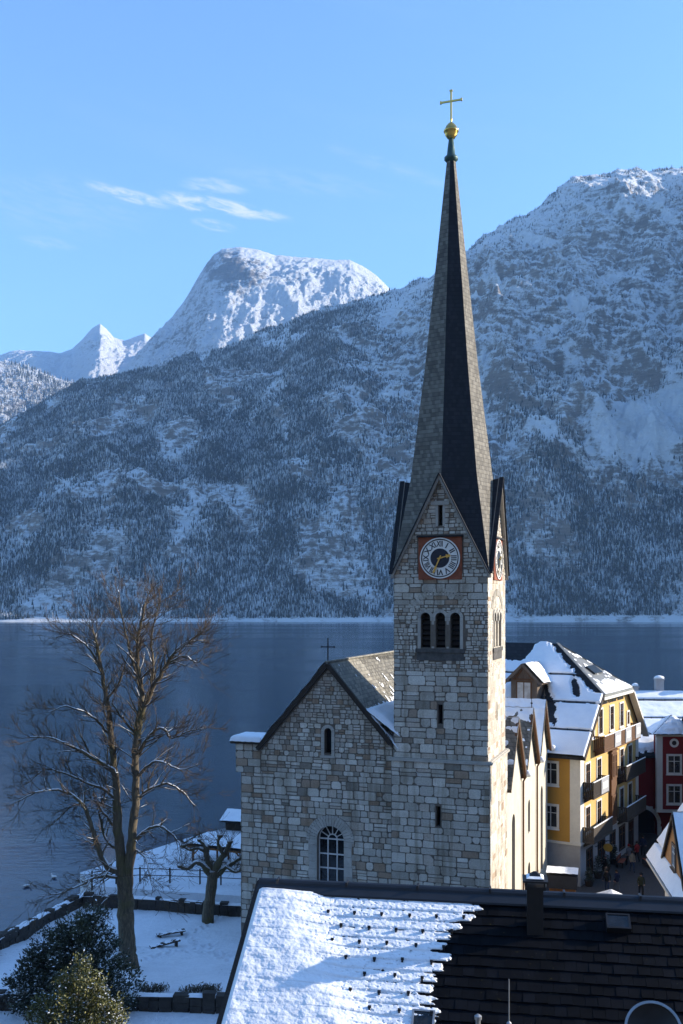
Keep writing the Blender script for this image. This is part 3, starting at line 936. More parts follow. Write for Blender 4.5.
# ------------------------------------------------------------------ church
def church():
    k = .955
    root = empty('church', (8.25 * k, 56.3 * k, 22 - 20 * k), -rad(19.2)); root.scale = (k, k, k)
    tag(root, 'grey rubble stone church with tall needle spire, clock tower and snowy nave roof', 'church')
    S, MO, DR = M['stone'], M['mortar'], M['dressed']
    front = lambda y0: (lambda u, v, w: (u, y0 - w, v))
    right = lambda x0: (lambda u, v, w: (x0 + w, u, v))
    left = lambda x0: (lambda u, v, w: (x0 - w, 5.5 - u, v))
    back = lambda y0: (lambda u, v, w: (-u, y0 + w, v))
    # ---- lower tower: a little wider than the shaft
    lo = MB(); X0, X1, Y0, Y1 = -5.64, .12, -.12, 5.6
    slit = [(-2.97, 7.35), (-2.71, 7.35), (-2.71, 8.5), (-2.97, 8.5)]
    wall_face(lo, front(Y0), [(X0, -3), (X1, -3), (X1, 11.0), (X0, 11.0)], [slit], 0, .5)
    slit_r = [(2.6, 7.4), (2.82, 7.4), (2.82, 8.5), (2.6, 8.5)]
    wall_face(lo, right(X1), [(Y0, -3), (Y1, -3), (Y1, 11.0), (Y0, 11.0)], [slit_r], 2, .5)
    lo.face([(X0, Y0, -3), (X0, Y0, 11), (X0, Y1, 11), (X0, Y1, -3)]); lo.face([(X0, Y1, -3), (X0, Y1, 11), (X1, Y1, 11), (X1, Y1, -3)])
    lo.face([(X0, Y0, 10.99), (X1, Y0, 10.99), (X1, Y1, 10.99), (X0, Y1, 10.99)])
    stones(lo, front(Y0), X0, X1, 1.5, 11.0, avoid=[(-3.02, -2.66, 7.25, 8.6)], cw=(.40, 1.1), ch=(.34, .62), brown=.08)
    stones(lo, right(X1), Y0, Y1, -1.0, 11.0, avoid=[(2.55, 2.87, 7.3, 8.6)], cw=(.35, .85), ch=(.30, .50), brown=.05, gap=.02, proud=.015, bright=.22)  # sunlight put into the tint: brighter stones on this side
    lo.build('lower_tower', [MO, S, M['sunlit_mortar']], root)
    # ---- shaft
    sh = MB(); z0, z1 = 11.15, 21.8

    def shaft_side(T, u0, dark):
        ops = []
        for k in (-1, 0, 1):
            ops.append(arch_poly(u0 + 2.75 + k * .87, 17.55, .58, 19.28, 10))
        ops.append([(u0 + 2.62, 13.2), (u0 + 2.88, 13.2), (u0 + 2.88, 14.3), (u0 + 2.62, 14.3)])
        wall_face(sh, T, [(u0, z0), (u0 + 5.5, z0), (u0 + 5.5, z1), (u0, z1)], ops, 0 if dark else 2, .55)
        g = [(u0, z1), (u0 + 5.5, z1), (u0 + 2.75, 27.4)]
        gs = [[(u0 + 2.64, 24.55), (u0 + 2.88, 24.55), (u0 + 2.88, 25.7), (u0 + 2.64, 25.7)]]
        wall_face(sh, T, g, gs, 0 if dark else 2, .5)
        def belf(x, y):
            if abs(x) < 1.30 and 16.85 < y < 19.28: return True
            return any((x - k * .87) ** 2 + (y - 19.28) ** 2 < .36 ** 2 for k in (-1, 0, 1))
        kw = dict(cw=(.38, 1.05), ch=(.30, .62), brown=.08) if dark else dict(cw=(.34, .85), ch=(.28, .50), brown=.05, gap=.022, proud=.018, bright=.22)  # the right side gets lighter stones, as if sunlit
        stones(sh, T, u0, u0 + 5.5, z0, 16.2, avoid=[(u0 + 2.57, u0 + 2.93, 13.1, 14.4)], **kw)
        stones(sh, T, u0, u0 + 5.5, 16.2, 20.0, skip=lambda x, y: belf(x - u0 - 2.75, y), **{**kw, 'cw': (.18, .42), 'ch': (.17, .28)})
        stones(sh, T, u0, u0 + 5.5, 20.0, z1, **kw)
        # relieving arch of thin stones
        for k in range(22):
            q = math.pi * (.18 + .64 * k / 21)
            cx, cy = u0 + 2.75 + 2.0 * math.cos(q), 18.95 + 1.8 * math.sin(q)
            d = Vector((math.cos(q), math.sin(q))); n_ = Vector((-d.y, d.x))
            P = [Vector((cx, cy)) + d * a + n_ * b for a, b in ((-.2, -.055), (.2, -.062), (.2, .062), (-.2, .055))]
            sh.idx([T(p.x, p.y, .0) for p in P] + [T(p.x, p.y, .045) for p in P], [(4, 5, 6, 7), (0, 1, 5, 4), (1, 2, 6, 5), (2, 3, 7, 6), (3, 0, 4, 7)], 1, R(.2, .6))
        sl = 5.6 / 2.75
        cl = [(-sl, 1, z1 - sl * u0 - .12), (sl, 1, z1 + sl * (u0 + 5.5) - .12)]
        stones(sh, T, u0, u0 + 5.5, z1, 27.3, clip=cl, avoid=[(u0 + 1.42, u0 + 4.08, 21.85, 23.95), (u0 + 2.56, u0 + 2.96, 24.5, 26.0)],
               cw=(.22, .5), ch=(.18, .34), brown=.10)
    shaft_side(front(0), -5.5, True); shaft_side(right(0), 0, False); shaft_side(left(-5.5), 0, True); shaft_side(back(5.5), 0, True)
    sh.build('tower_shaft', [MO, S, M['sunlit_mortar']], root)
    core = MB(); core.box(-5.0, -.5, .5, 5.0, -2, 21); core.build('dark_core', M['dark_void'], root)
    # louvre boards inside the belfry openings
    # ---- string course, cornice
    sc = MB()
    P = [(-5.72, -.26), (.26, -.26), (.26, 5.7), (-5.72, 5.7)]
    for z, o, h in ((11.0, 0, .12), (11.12, -.07, .06)):
        sc.extrude([(x + (o if x > -3 else -o), y + (-o if y < 3 else o), z) for x, y in P], (0, 0, h), 0, .6)
    sc.build('string_course', DR, root)
    # ---- belfry windows
    for T, u0 in ((front(0), -5.5), (right(0), 0), (left(-5.5), 0), (back(5.5), 0)):
        b = MB()
        for k in (-1, 0, 1):
            arch_ring(b, T, u0 + 2.75 + k * .87, 19.28, .29, .47, 19.08, .07, 0, 9)
        b.box(u0 + 1.42, u0 + 1.60, 17.5, 19.26, -.01, .05, 0, .5, T=T); b.box(u0 + 3.9, u0 + 4.08, 17.5, 19.26, -.01, .05, 0, .5, T=T)
        w = b.build('belfry_window', DR, root)
        for k in (-.5, .5):
            c = MB(); cu = u0 + 2.75 + k * .87
            for (r, a, d) in ((.15, 17.52, 17.62), (.10, 17.62, 18.88), (.145, 18.88, 19.12)):
                prof = [T(cu + r * math.cos(q), 0, -.12 + r * math.sin(q)) for q in np.linspace(0, 2 * math.pi, 11)[:-1]]
                prof = [(p[0], p[1], a) for p in prof]
                c.extrude(prof, (0, 0, d - a), 0, .6)
            c.build('colonnette', DR, w)
        s_ = MB(); s_.box(u0 + 1.3, u0 + 4.2, 17.28, 17.5, -.5, .10, 0, .5, T=T)
        s_.box(u0 + 1.38, u0 + 4.12, 16.82, 17.26, -.02, .055, 0, .3, T=T)
        s_.build('sooty_sill', M['soot'], w)
        lv = MB()
        for k in (-1, 0, 1):
            cu = u0 + 2.75 + k * .87
            for j in range(6):
                v = 17.7 + j * .3
                lv.face([T(cu - .29, v, -.3), T(cu + .29, v, -.3), T(cu + .29, v + .2, -.45), T(cu - .29, v + .2, -.45)])
        lv.build('louvre', M['dark_wood'], w)
        # slit of the gable, with its stone hood
        g = MB()
        g.box(u0 + 2.2, u0 + 3.3, 25.72, 25.95, -.01, .1, 0, .2, T=T)
        g.box(u0 + 2.48, u0 + 2.63, 24.5, 25.71, -.01, .05, 0, .5, T=T); g.box(u0 + 2.89, u0 + 3.04, 24.5, 25.71, -.01, .05, 0, .5, T=T)
        g.build('gable_slit_surround', DR, root)
    # ---- clocks on all four gables
    rom = ['XII', 'I', 'II', 'III', 'IIII', 'V', 'VI', 'VII', 'VIII', 'IX', 'X', 'XI']
    rom_me = [text_mesh(t, .36, .006, bold=.007) for t in rom]
    for T, u0, ctr in ((front(0), -5.5, True), (right(0), 0, True), (left(-5.5), 0, False), (back(5.5), 0, False)):
        cu, cv = u0 + 2.75, 22.68
        b = MB(); b.box(cu - 1.27, cu + 1.27, cv - 1.22, cv + 1.2, -.02, .09, 0, .5, T=T)
        b.box(cu - 1.36, cu + 1.36, cv + 1.2, cv + 1.29, -.02, .22, 1, .5, T=T)
        ck = b.build('clock', [M['red_ochre'], M['iron']], root)

        def disc(r0, r1, w0, w1, name, mat, parent, n=48):
            d = MB(); P = []
            for k in range(n):
                q = 2 * math.pi * k / n
                P.append((math.cos(q), math.sin(q)))
            Pt = []
            for (r, w) in ((r1, w0), (r1, w1), (r0, w1)):
                Pt += [T(cu + r * x, cv + r * y, w) for x, y in P]
            F = []
            for i in (0, 1):
                for k in range(n):
                    F.append((i * n + k, i * n + (k + 1) % n, (i + 1) * n + (k + 1) % n, (i + 1) * n + k))
            if r0 < .01: F = F[:n] + [tuple(range(n, 2 * n))]
            d.idx(Pt, F)
            return d.build(name, mat, parent)
        disc(0, 1.10, .05, .115, 'dial', M['dial'], ck)
        disc(1.10, 1.17, .05, .150, 'dial_rim', M['dial'], ck)
        disc(1.035, 1.095, .10, .130, 'dark_ring', M['numeral'], ck)
        disc(0, .55, .10, .128, 'inner_dial', M['dial_blue'], ck)
        nm = MB()
        for i in range(12):
            q = -2 * math.pi * i / 12
            me = rom_me[i]
            wd = max(v.co.x for v in me.vertices) - min(v.co.x for v in me.vertices)
            k = min(1.25, .36 / wd)
            for p in me.polygons:
                Pn = []
                for vi in p.vertices:
                    x, y, z = me.vertices[vi].co
                    x, y = x * k, y * 1.25 + .80
                    Pn.append(T(cu + x * math.cos(q) - y * math.sin(q), cv + x * math.sin(q) + y * math.cos(q), .122 + z))
                nm.face(Pn)
        nm.build('numerals', M['numeral'], ck)

        def hand(ang, L, wd, name, w):
            h = MB(); q = rad(ang); d = (math.sin(q), math.cos(q)); n_ = (d[1], -d[0])
            out = [(-.16, .03), (0, .045), (L * .55, .03), (L * .62, wd), (L * .74, wd * .45), (L * .84, wd * .8), (L, .005)]
            P = [(a, b) for a, b in out] + [(a, -b) for a, b in out[::-1]]
            Q = [T(cu + a * d[0] + b * n_[0], cv + a * d[1] + b * n_[1], w) for a, b in P]
            V = Vector(T(0, 0, .02)) - Vector(T(0, 0, 0))
            h.extrude(Q, V); h.build(name, M['gold'], ck)
        hand(76, .66, .13, 'hour_hand', .15); hand(204, .98, .085, 'minute_hand', .175)
    # ---- spire
    def spire_mesh():
        s = MB(); cx, cy = -2.75, 2.75
        z0_, zp, zt = 21.75, 27.35, 46.55
        corner = [Vector((cx + a * 2.85, cy + b * 2.85, z0_)) for a, b in ((-1, -1), (1, -1), (1, 1), (-1, 1))]
        mids_out = [Vector((cx + a * 2.98, cy + b * 2.98, zp + .12)) for a, b in ((0, -1), (1, 0), (0, 1), (-1, 0))]
        Rk = 2.52
        mid_in = [Vector((cx + a * Rk, cy + b * Rk, zp + .05)) for a, b in ((0, -1), (1, 0), (0, 1), (-1, 0))]
        cin = [Vector((cx + a * 1.966, cy + b * 1.966, zp)) for a, b in ((-1, -1), (1, -1), (1, 1), (-1, 1))]
        rt = .27
        mt = [Vector((cx + a * rt, cy + b * rt, zt)) for a, b in ((0, -1), (1, 0), (0, 1), (-1, 0))]
        ct = [Vector((cx + a * rt * .7071, cy + b * rt * .7071, zt)) for a, b in ((-1, -1), (1, -1), (1, 1), (-1, 1))]
        # a slight waist: two more rings
        def ringp(a, b, k, sag): return a.lerp(b, k) + (Vector((cx, cy, 0)) - Vector((a.x, a.y, 0))) * sag
        rows_m = [mid_in, [ringp(a, b, .35, .035) for a, b in zip(mid_in, mt)], [ringp(a, b, .7, .02) for a, b in zip(mid_in, mt)], mt]
        rows_c = [cin, [ringp(a, b, .35, .035) for a, b in zip(cin, ct)], [ringp(a, b, .7, .02) for a, b in zip(cin, ct)], ct]
        # order around: c0 (front left) m0 (front) c1 (front right) m1 (right) c2 m2 c3 m3
        for k in range(4):
            # face left of the mid and right of the mid
            c0, c1 = k, (k + 1) % 4
            shade_mi = 1 if k in (0,) else 0  # shade painted in: only the camera-facing half takes the dark material
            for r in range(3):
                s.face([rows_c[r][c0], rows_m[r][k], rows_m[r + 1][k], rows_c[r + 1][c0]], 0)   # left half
                s.face([rows_m[r][k], rows_c[r][c1], rows_c[r + 1][c1], rows_m[r + 1][k]], shade_mi)                    # right half
        return s, corner, mids_out, mid_in, cin
    s, corner, mo, mi_, cin = spire_mesh()
    for k in range(4):                     # the spire runs down between the gables to the tower corners
        s.face([corner[k], mi_[k], cin[k]], 0); s.face([corner[(k + 1) % 4], cin[(k + 1) % 4], mi_[k]], 1 if k == 0 else 0)  # the painted shade carries on down to the corner
    s.build('spire', [M['shingle'], M['slate']], root)
    g = MB()
    for k in range(4):
        c0, c1 = corner[k], corner[(k + 1) % 4]
        lm = 0 if k == 0 else 1
        g.face([c0, mo[k], mi_[k]], 1); g.face([mo[k], c1, mi_[k]], 1)
    # shingled broach between the gables
    g.build('gable_roof', [M['shingle'], M['slate']], root)
    br = MB()
    for k in range(4):
        a = corner[k]; L_ = cin[k]
        pass
    # ---- barge boards along the four gables
    for k in range(4):
        c0, c1, m_ = corner[k], corner[(k + 1) % 4], mo[k]
        o = (Vector((m_.x, m_.y, 0)) - Vector((-2.75, 2.75, 0))).normalized()
        b = MB()
        dn = Vector((0, 0, -.22))
        for c in (c0, c1):
            cc = c + o * .05; mm = m_ + o * .05
            P = [cc, mm, mm + dn * 1.4, cc + dn]
            b.extrude([p + o * .03 for p in P], -o * .22)
        b.build('barge_board', M['pale_wood'], root)
        cp = MB()
        for c in (c0, c1):
            cp.bar(c + o * .05 + Vector((0, 0, .04)), m_ + o * .05 + Vector((0, 0, .05)), .26, .045)
        cp.build('verge_cap', M['slate'], root)
    # ---- finial
    c = (-2.75, 2.75, 0)
    f = MB(); f.lathe([(.25, 46.45), (.42, 46.62), (.42, 46.75), (.26, 46.9), (.22, 47.3), (.13, 47.95)], 14, c)
    f.build('finial_collar', M['copper'], root, True)
    f = MB(); f.lathe([(.04, 47.85), (.22, 47.9), (.36, 48.1), (.40, 48.28), (.45, 48.30), (.45, 48.38), (.40, 48.40), (.32, 48.62), (.16, 48.8), (.05, 48.84), (.05, 48.98), (.09, 49.03), (.05, 49.08)], 18, c)
    f.build('gilded_orb', M['gold'], root, True)
    f = MB(); f.box(-2.80, -2.70, 2.70, 2.80, 49.0, 50.72); f.box(-3.38, -2.12, 2.71, 2.79, 50.08, 50.18)
    for e in (-3.38, -2.12): f.box(e - .05, e + .05, 2.69, 2.81, 50.05, 50.21)
    f.box(-2.84, -2.66, 2.69, 2.81, 50.72, 50.80)
    f.build('gilded_cross', M['gold'], root)

    # ---- nave
    N = MB(); FY = .10
    pl = [(-15.3, -3), (-5.6, -3), (-5.6, 11.75), (-9.58, 16.35), (-13.85, 11.4), (-15.3, 11.4)]
    win = arch_poly(-9.46, 2.5, 1.72, 6.0, 16)
    sl = arch_poly(-9.62, 11.15, .46, 12.45, 8)
    wall_face(N, front(FY), pl, [win, sl], 0, .5)
    kw = dict(cw=(.30, .85), ch=(.26, .52), brown=.13)
    av = [(-10.9, -8.0, 2.0, 7.5), (-10.05, -9.2, 10.85, 12.95)]
    def wsk(x, y):
        if abs(x + 9.46) < 1.0 and y < 6.0: return True
        return (x + 9.46) ** 2 + (y - 6.0) ** 2 < 1.15 ** 2
    stones(N, front(FY), -15.28, -5.62, .5, 7.5, skip=wsk, **kw)
    stones(N, front(FY), -15.28, -5.62, 7.5, 10.9, **kw)
    k1 = 4.95 / 4.27; k2 = 4.6 / 3.98
    cl = [(-k1, 1, 16.2 + k1 * 9.58), (k2, 1, 16.2 - k2 * 9.58)]
    stones(N, front(FY), -13.9, -5.62, 10.9, 16.2, clip=cl, avoid=av, cw=(.22, .52), ch=(.2, .36), brown=.14)
    stones(N, front(FY), -15.28, -13.9, 10.9, 11.4, **kw)
    # left side wall, back wall
    lf = lambda u, v, w: (-15.3 - w, u, v)
    wall_face(N, lf, [(FY, -3), (24.8, -3), (24.8, 11.4), (FY, 11.4)]); stones(N, lf, FY, 8, 0, 11.4, **kw)
    N.face([(-15.3, 24.8, -3), (0, 24.8, -3), (0, 24.8, 8.6), (-2.9, 24.8, 8.6), (-9.58, 24.8, 16.35), (-13.85, 24.8, 11.4), (-15.3, 24.8, 11.4)])
    N.build('nave_wall', [MO, S], root)
    # projecting upper corner on the left with its corbel and snow cap
    q = MB(); q.box(-15.62, -13.95, .04, 1.6, 9.75, 11.55, 1, .5)
    q.build('corner_corbel', [MO, MO], root)
    q = MB()
    stones(q, front(.04), -15.62, -13.95, 9.75, 11.55, cw=(.5, .8), ch=(.35, .5), brown=.15)
    stones(q, lambda u, v, w: (-15.62 - w, u, v), .04, 1.6, 9.75, 11.55, cw=(.5, .8), ch=(.35, .5))
    q.build('corner_quoins', [MO, S], root)
    q = MB(); q.box(-15.9, -13.8, -.22, 1.8, 11.52, 11.68); q.build('corner_cornice', M['dark_wood'], root)
    snow_sheet('corner_snow', root, (-15.92, -.25, 11.67), (1, 0, 0), (0, 1, 0), (0, 0, 1), 2.1, 2.2, 40, 40,
               lambda a, b: np.minimum(.34, .09 + .9 * np.sqrt(np.clip(np.minimum(np.minimum(a, 2.1 - a), np.minimum(b, 2.2 - b)), 0, 1) * .4)) * (np.minimum(np.minimum(a, 2.1 - a), np.minimum(b, 2.2 - b)) > 0.001) + .03 * fbm(a * 3, b * 3, 3, 3))
    # arched window
    w = MB()
    arch_ring(w, front(FY), -9.46, 6.0, .86, 1.36, 2.0, .07, 0, 19, .5)
    arch_ring(w, front(FY), -9.46, 6.0, 1.33, 1.50, 5.9, .11, 0, 25, .5)
    W = w.build('arched_window', DR, root)
    w = MB(); w.face([front(FY)(u, v, -.42) for u, v in win]); w.build('pane', M['glass'], W)
    w = MB(); T = front(FY); wp = .065
    for u in (-.85, -.29, .29, .85): w.box(-9.46 + u - wp / 2, -9.46 + u + wp / 2, 2.5, 6.0, -.41, -.33, 0, .5, T=T)
    for v in (2.55, 3.4, 4.25, 5.1, 6.0): w.box(-10.32, -8.6, v - .04, v + .04, -.405, -.34, 0, .5, T=T)
    for rr in (.29, .85):
        P = [(math.cos(x) * rr - 9.46, 6.0 + math.sin(x) * rr) for x in np.linspace(0, math.pi, 17)]
        for i in range(16):
            a, b = T(P[i][0], P[i][1], -.37), T(P[i + 1][0], P[i + 1][1], -.37)
            w.bar(a, b, .07, .07, up=(0, 1, 0))
    for x in np.linspace(0, math.pi, 7)[1:-1]:
        w.bar(T(-9.46 + .29 * math.cos(x), 6 + .29 * math.sin(x), -.37), T(-9.46 + .85 * math.cos(x), 6 + .85 * math.sin(x), -.37), .05, .05, up=(0, 1, 0))
    w.build('glazing_bars', M['white_paint'], W)
    w = MB(); arch_ring(w, T, -9.62, 12.45, .23, .42, 11.0, .06, 0, 9, .4); w.box(-10.1, -9.15, 10.9, 11.04, -.1, .1, 0, .5, T=T)
    W = w.build('slit_window', DR, root)
    w = MB(); w.face([T(u, v, -.45) for u, v in sl]); w.build('pane', M['dark_void'], W)
    # ---- nave roof
    rf = MB(); y0, y1 = -.22, 24.9
    slope = 4.95 / 4.27
    zr = 16.62
    def zl(x): return zr - abs(x + 9.58) * slope
    for xa, y0 in ((-14.15, -.22), (-5.7, -.22), (-2.9, 5.62)):
        z = zl(xa)
        rf.face([(-9.58, y0, zr), (xa, y0, z), (xa, y1, z), (-9.58, y1, zr)], 0)
        rf.face([(-9.58, y0, zr - .14), (xa, y0, z - .14), (xa, y1, z - .14), (-9.58, y1, zr - .14)], 0)
        rf.face([(-9.58, y0, zr), (xa, y0, z), (xa, y0, z - .14), (-9.58, y0, zr - .14)], 0)
    y0 = -.22
    rf.box(-9.7, -9.46, y0, y1, zr - .03, zr + .07)
    rf.build('nave_roof', M['nave_tile'], root)
    for xa in (-14.1, -5.66):
        v = MB(); v.bar((-9.58, -.16, zr - .13), (xa, -.16, zl(xa) - .13), .26, .2, up=(0, -1, 0)); v.build('verge_board', M['dark_wood'], root)
    # snow lying on the right slope: flecks, and a deep drift above the foot of the gable
    B_ = Vector((1, 0, -slope)).normalized(); Nn = Vector((slope, 0, 1)).normalized()
    def hn(a, b):
        n_ = fbm(a / .5, b / .9, 12, 4) + .5 * fbm(a / .18, b / .25, 13, 3)
        return .09 * (n_ - .62 + .55 * sstep(3.4, 4.6, b + .12 * a) + .18 * sstep(1.5, 5, a) * sstep(.3, 3, b))
    snow_sheet('roof_snow', root, (-9.5, y0 + .05, zr + .01), (0, 1, 0), B_, Nn, 10, 9.5, 170, 170, hn)
    snow_sheet('roof_drift', root, (-7.25, y0 + .1, zl(-7.25) + .0), (0, 1, 0), Vector((1, 0, -slope * .62)).normalized(), Vector((slope * .6, 0, 1)).normalized(),
               5.2, 2.6, 40, 40, lambda a, b: .30 * sstep(0, .35, b) * sstep(0, .25, 2.6 - b) * sstep(0, .25, a) + .05 * fbm(a * 2, b * 2, 8, 3) - .01)
    snow_sheet('roof_snow', root, (-9.66, y0 + .05, zr + .01), (0, 1, 0), Vector((-1, 0, -slope)).normalized(), Vector((-slope, 0, 1)).normalized(), 25, 6.6, 160, 60,
               lambda a, b: .12 * (fbm(a / 1.2, b / 1.2, 22, 4) + .35))
    # gable cross
    x = MB(); x.box(-9.61, -9.55, -.05, .01, zr, zr + 1.42); x.box(-9.98, -9.18, -.045, .005, zr + .86, zr + .92)
    for e in (-9.98, -9.18): x.box(e - .04, e + .04, -.05, .01, zr + .83, zr + .95)
    x.build('gable_cross', M['iron'], root)
    # ---- right side: plastered bays with three cross gables
    E = MB(); rt = right(0)
    bays = [(5.5, 8.7, 11.9), (11.9, 15.1, 18.4), (18.4, 21.6, 24.8)]
    out = [(5.5, -3), (24.8, -3), (24.8, 8.7)]
    for a, m_, b in bays[::-1]: out += [(m_, 12.45), (a, 8.7)]
    ho = [arch_poly(8.6, 1.2, 1.25, 5.9, 14), arch_poly(15.2, 3.9, 1.0, 5.75, 14), arch_poly(21.6, -.4, 1.25, 5.5, 14), arch_poly(15.2, -1, 1.15, 1.25, 12)]
    wall_face(E, rt, out, ho, 0, .38)
    E.box(-4.0, -.002, 24.4, 24.8, -3, 8.6)
    E.build('bay_wall', M['plaster'], root)
    for h, nm in zip(ho, ('tall_window', 'lancet_window', 'tall_window', 'side_door')):
        w = MB(); w.face([rt(u, v, -.36) for u, v in h]); 
        W = w.build(nm, M['glass'] if nm != 'side_door' else M['dark_wood'], root)
        if nm != 'side_door':
            us = [p[0] for p in h]; vs = [p[1] for p in h]; c_ = (min(us) + max(us)) / 2
            f = MB(); f.box(c_ - .035, c_ + .035, min(vs), max(vs), -.35, -.28, 0, .5, T=rt)
            for v_ in np.arange(min(vs) + .6, max(vs) - .4, .75): f.box(min(us), max(us), v_ - .025, v_ + .025, -.35, -.29, 0, .5, T=rt)
            f.build('glazing_bars', M['grey_wood'], W)
    for i, (a, m_, b) in enumerate(bays):
        r_ = MB(); ov = .38; zt = 12.72
        for e, s_ in ((a, -1), (b, 1)):
            ze = 8.62
            r_.face([(ov, m_, zt), (ov, e, ze), (-4.0, e, ze), (-7.4, m_, zt)], 0)
            r_.face([(ov, m_, zt), (ov, e, ze), (ov, e, ze - .16), (ov, m_, zt - .16)], 0)
            r_.face([(ov, m_, zt - .16), (ov, e, ze - .16), (-4, e, ze - .16), (-7.4, m_, zt - .16)], 0)
        r_.build('cross_gable_roof', M['shingle'], root)
        v = MB()
        for e in (a + .1, b - .1):
            v.bar((.28, m_, zt - .20), (.28, e, 8.5), .26, .16, up=(1, 0, 0))
        v.build('barge_board', M['brown_wood'], root)
        for e, s_, d in ((a, -1, (-.35, -.25, .5)[i]), (b, 1, .3)):
            Bv = Vector((0, e - m_, 8.62 - zt)).normalized(); Nv = Vector((0, -s_ * Bv.z, abs(Bv.y)))
            Nv = Vector((0, s_ * abs(Bv.z), abs(Bv.y)))
            L_ = (Vector((0, e, 8.62)) - Vector((0, m_, zt))).length
            snow_sheet('gable_snow', root, (ov - 4.6, m_, zt + .01), (1, 0, 0), Bv, Nv, 4.55, L_, 60, 60,
                       lambda a_, b_, d=d, i=i: .12 * (fbm(a_ / .6, b_ / .6, 30 + i, 4) + d + .5 * sstep(1.3, .2, b_)))
        sb = MB(); sb.lathe([(.05, -.05), (.22, 0), (.3, .16), (.24, .34), (.06, .42)], 10, (.42, b, 8.45)); sb.build('gutter_snow', M['snow'], root, True)
    for yb in (11.9, 18.4):
        d = MB(); d.path([(.34, yb, 8.5), (.12, yb, 8.1), (.12, yb, -2)], [.07, .07, .07], 8); d.box(.0, .3, yb - .12, yb + .12, 8.3, 8.6)
        d.build('downpipe', M['brown_wood'], root)
    # iron finials on the cross gables
    for a, m_, b in bays[1:]:
        d = MB(); d.path([(.2, m_, 12.6), (.2, m_, 13.5)], [.035, .02], 6); d.lathe([(.02, 0), (.09, .08), (.02, .16)], 8, (.2, m_, 13.0)); d.build('gable_finial', M['iron'], root)
    return root


CHURCH = church()
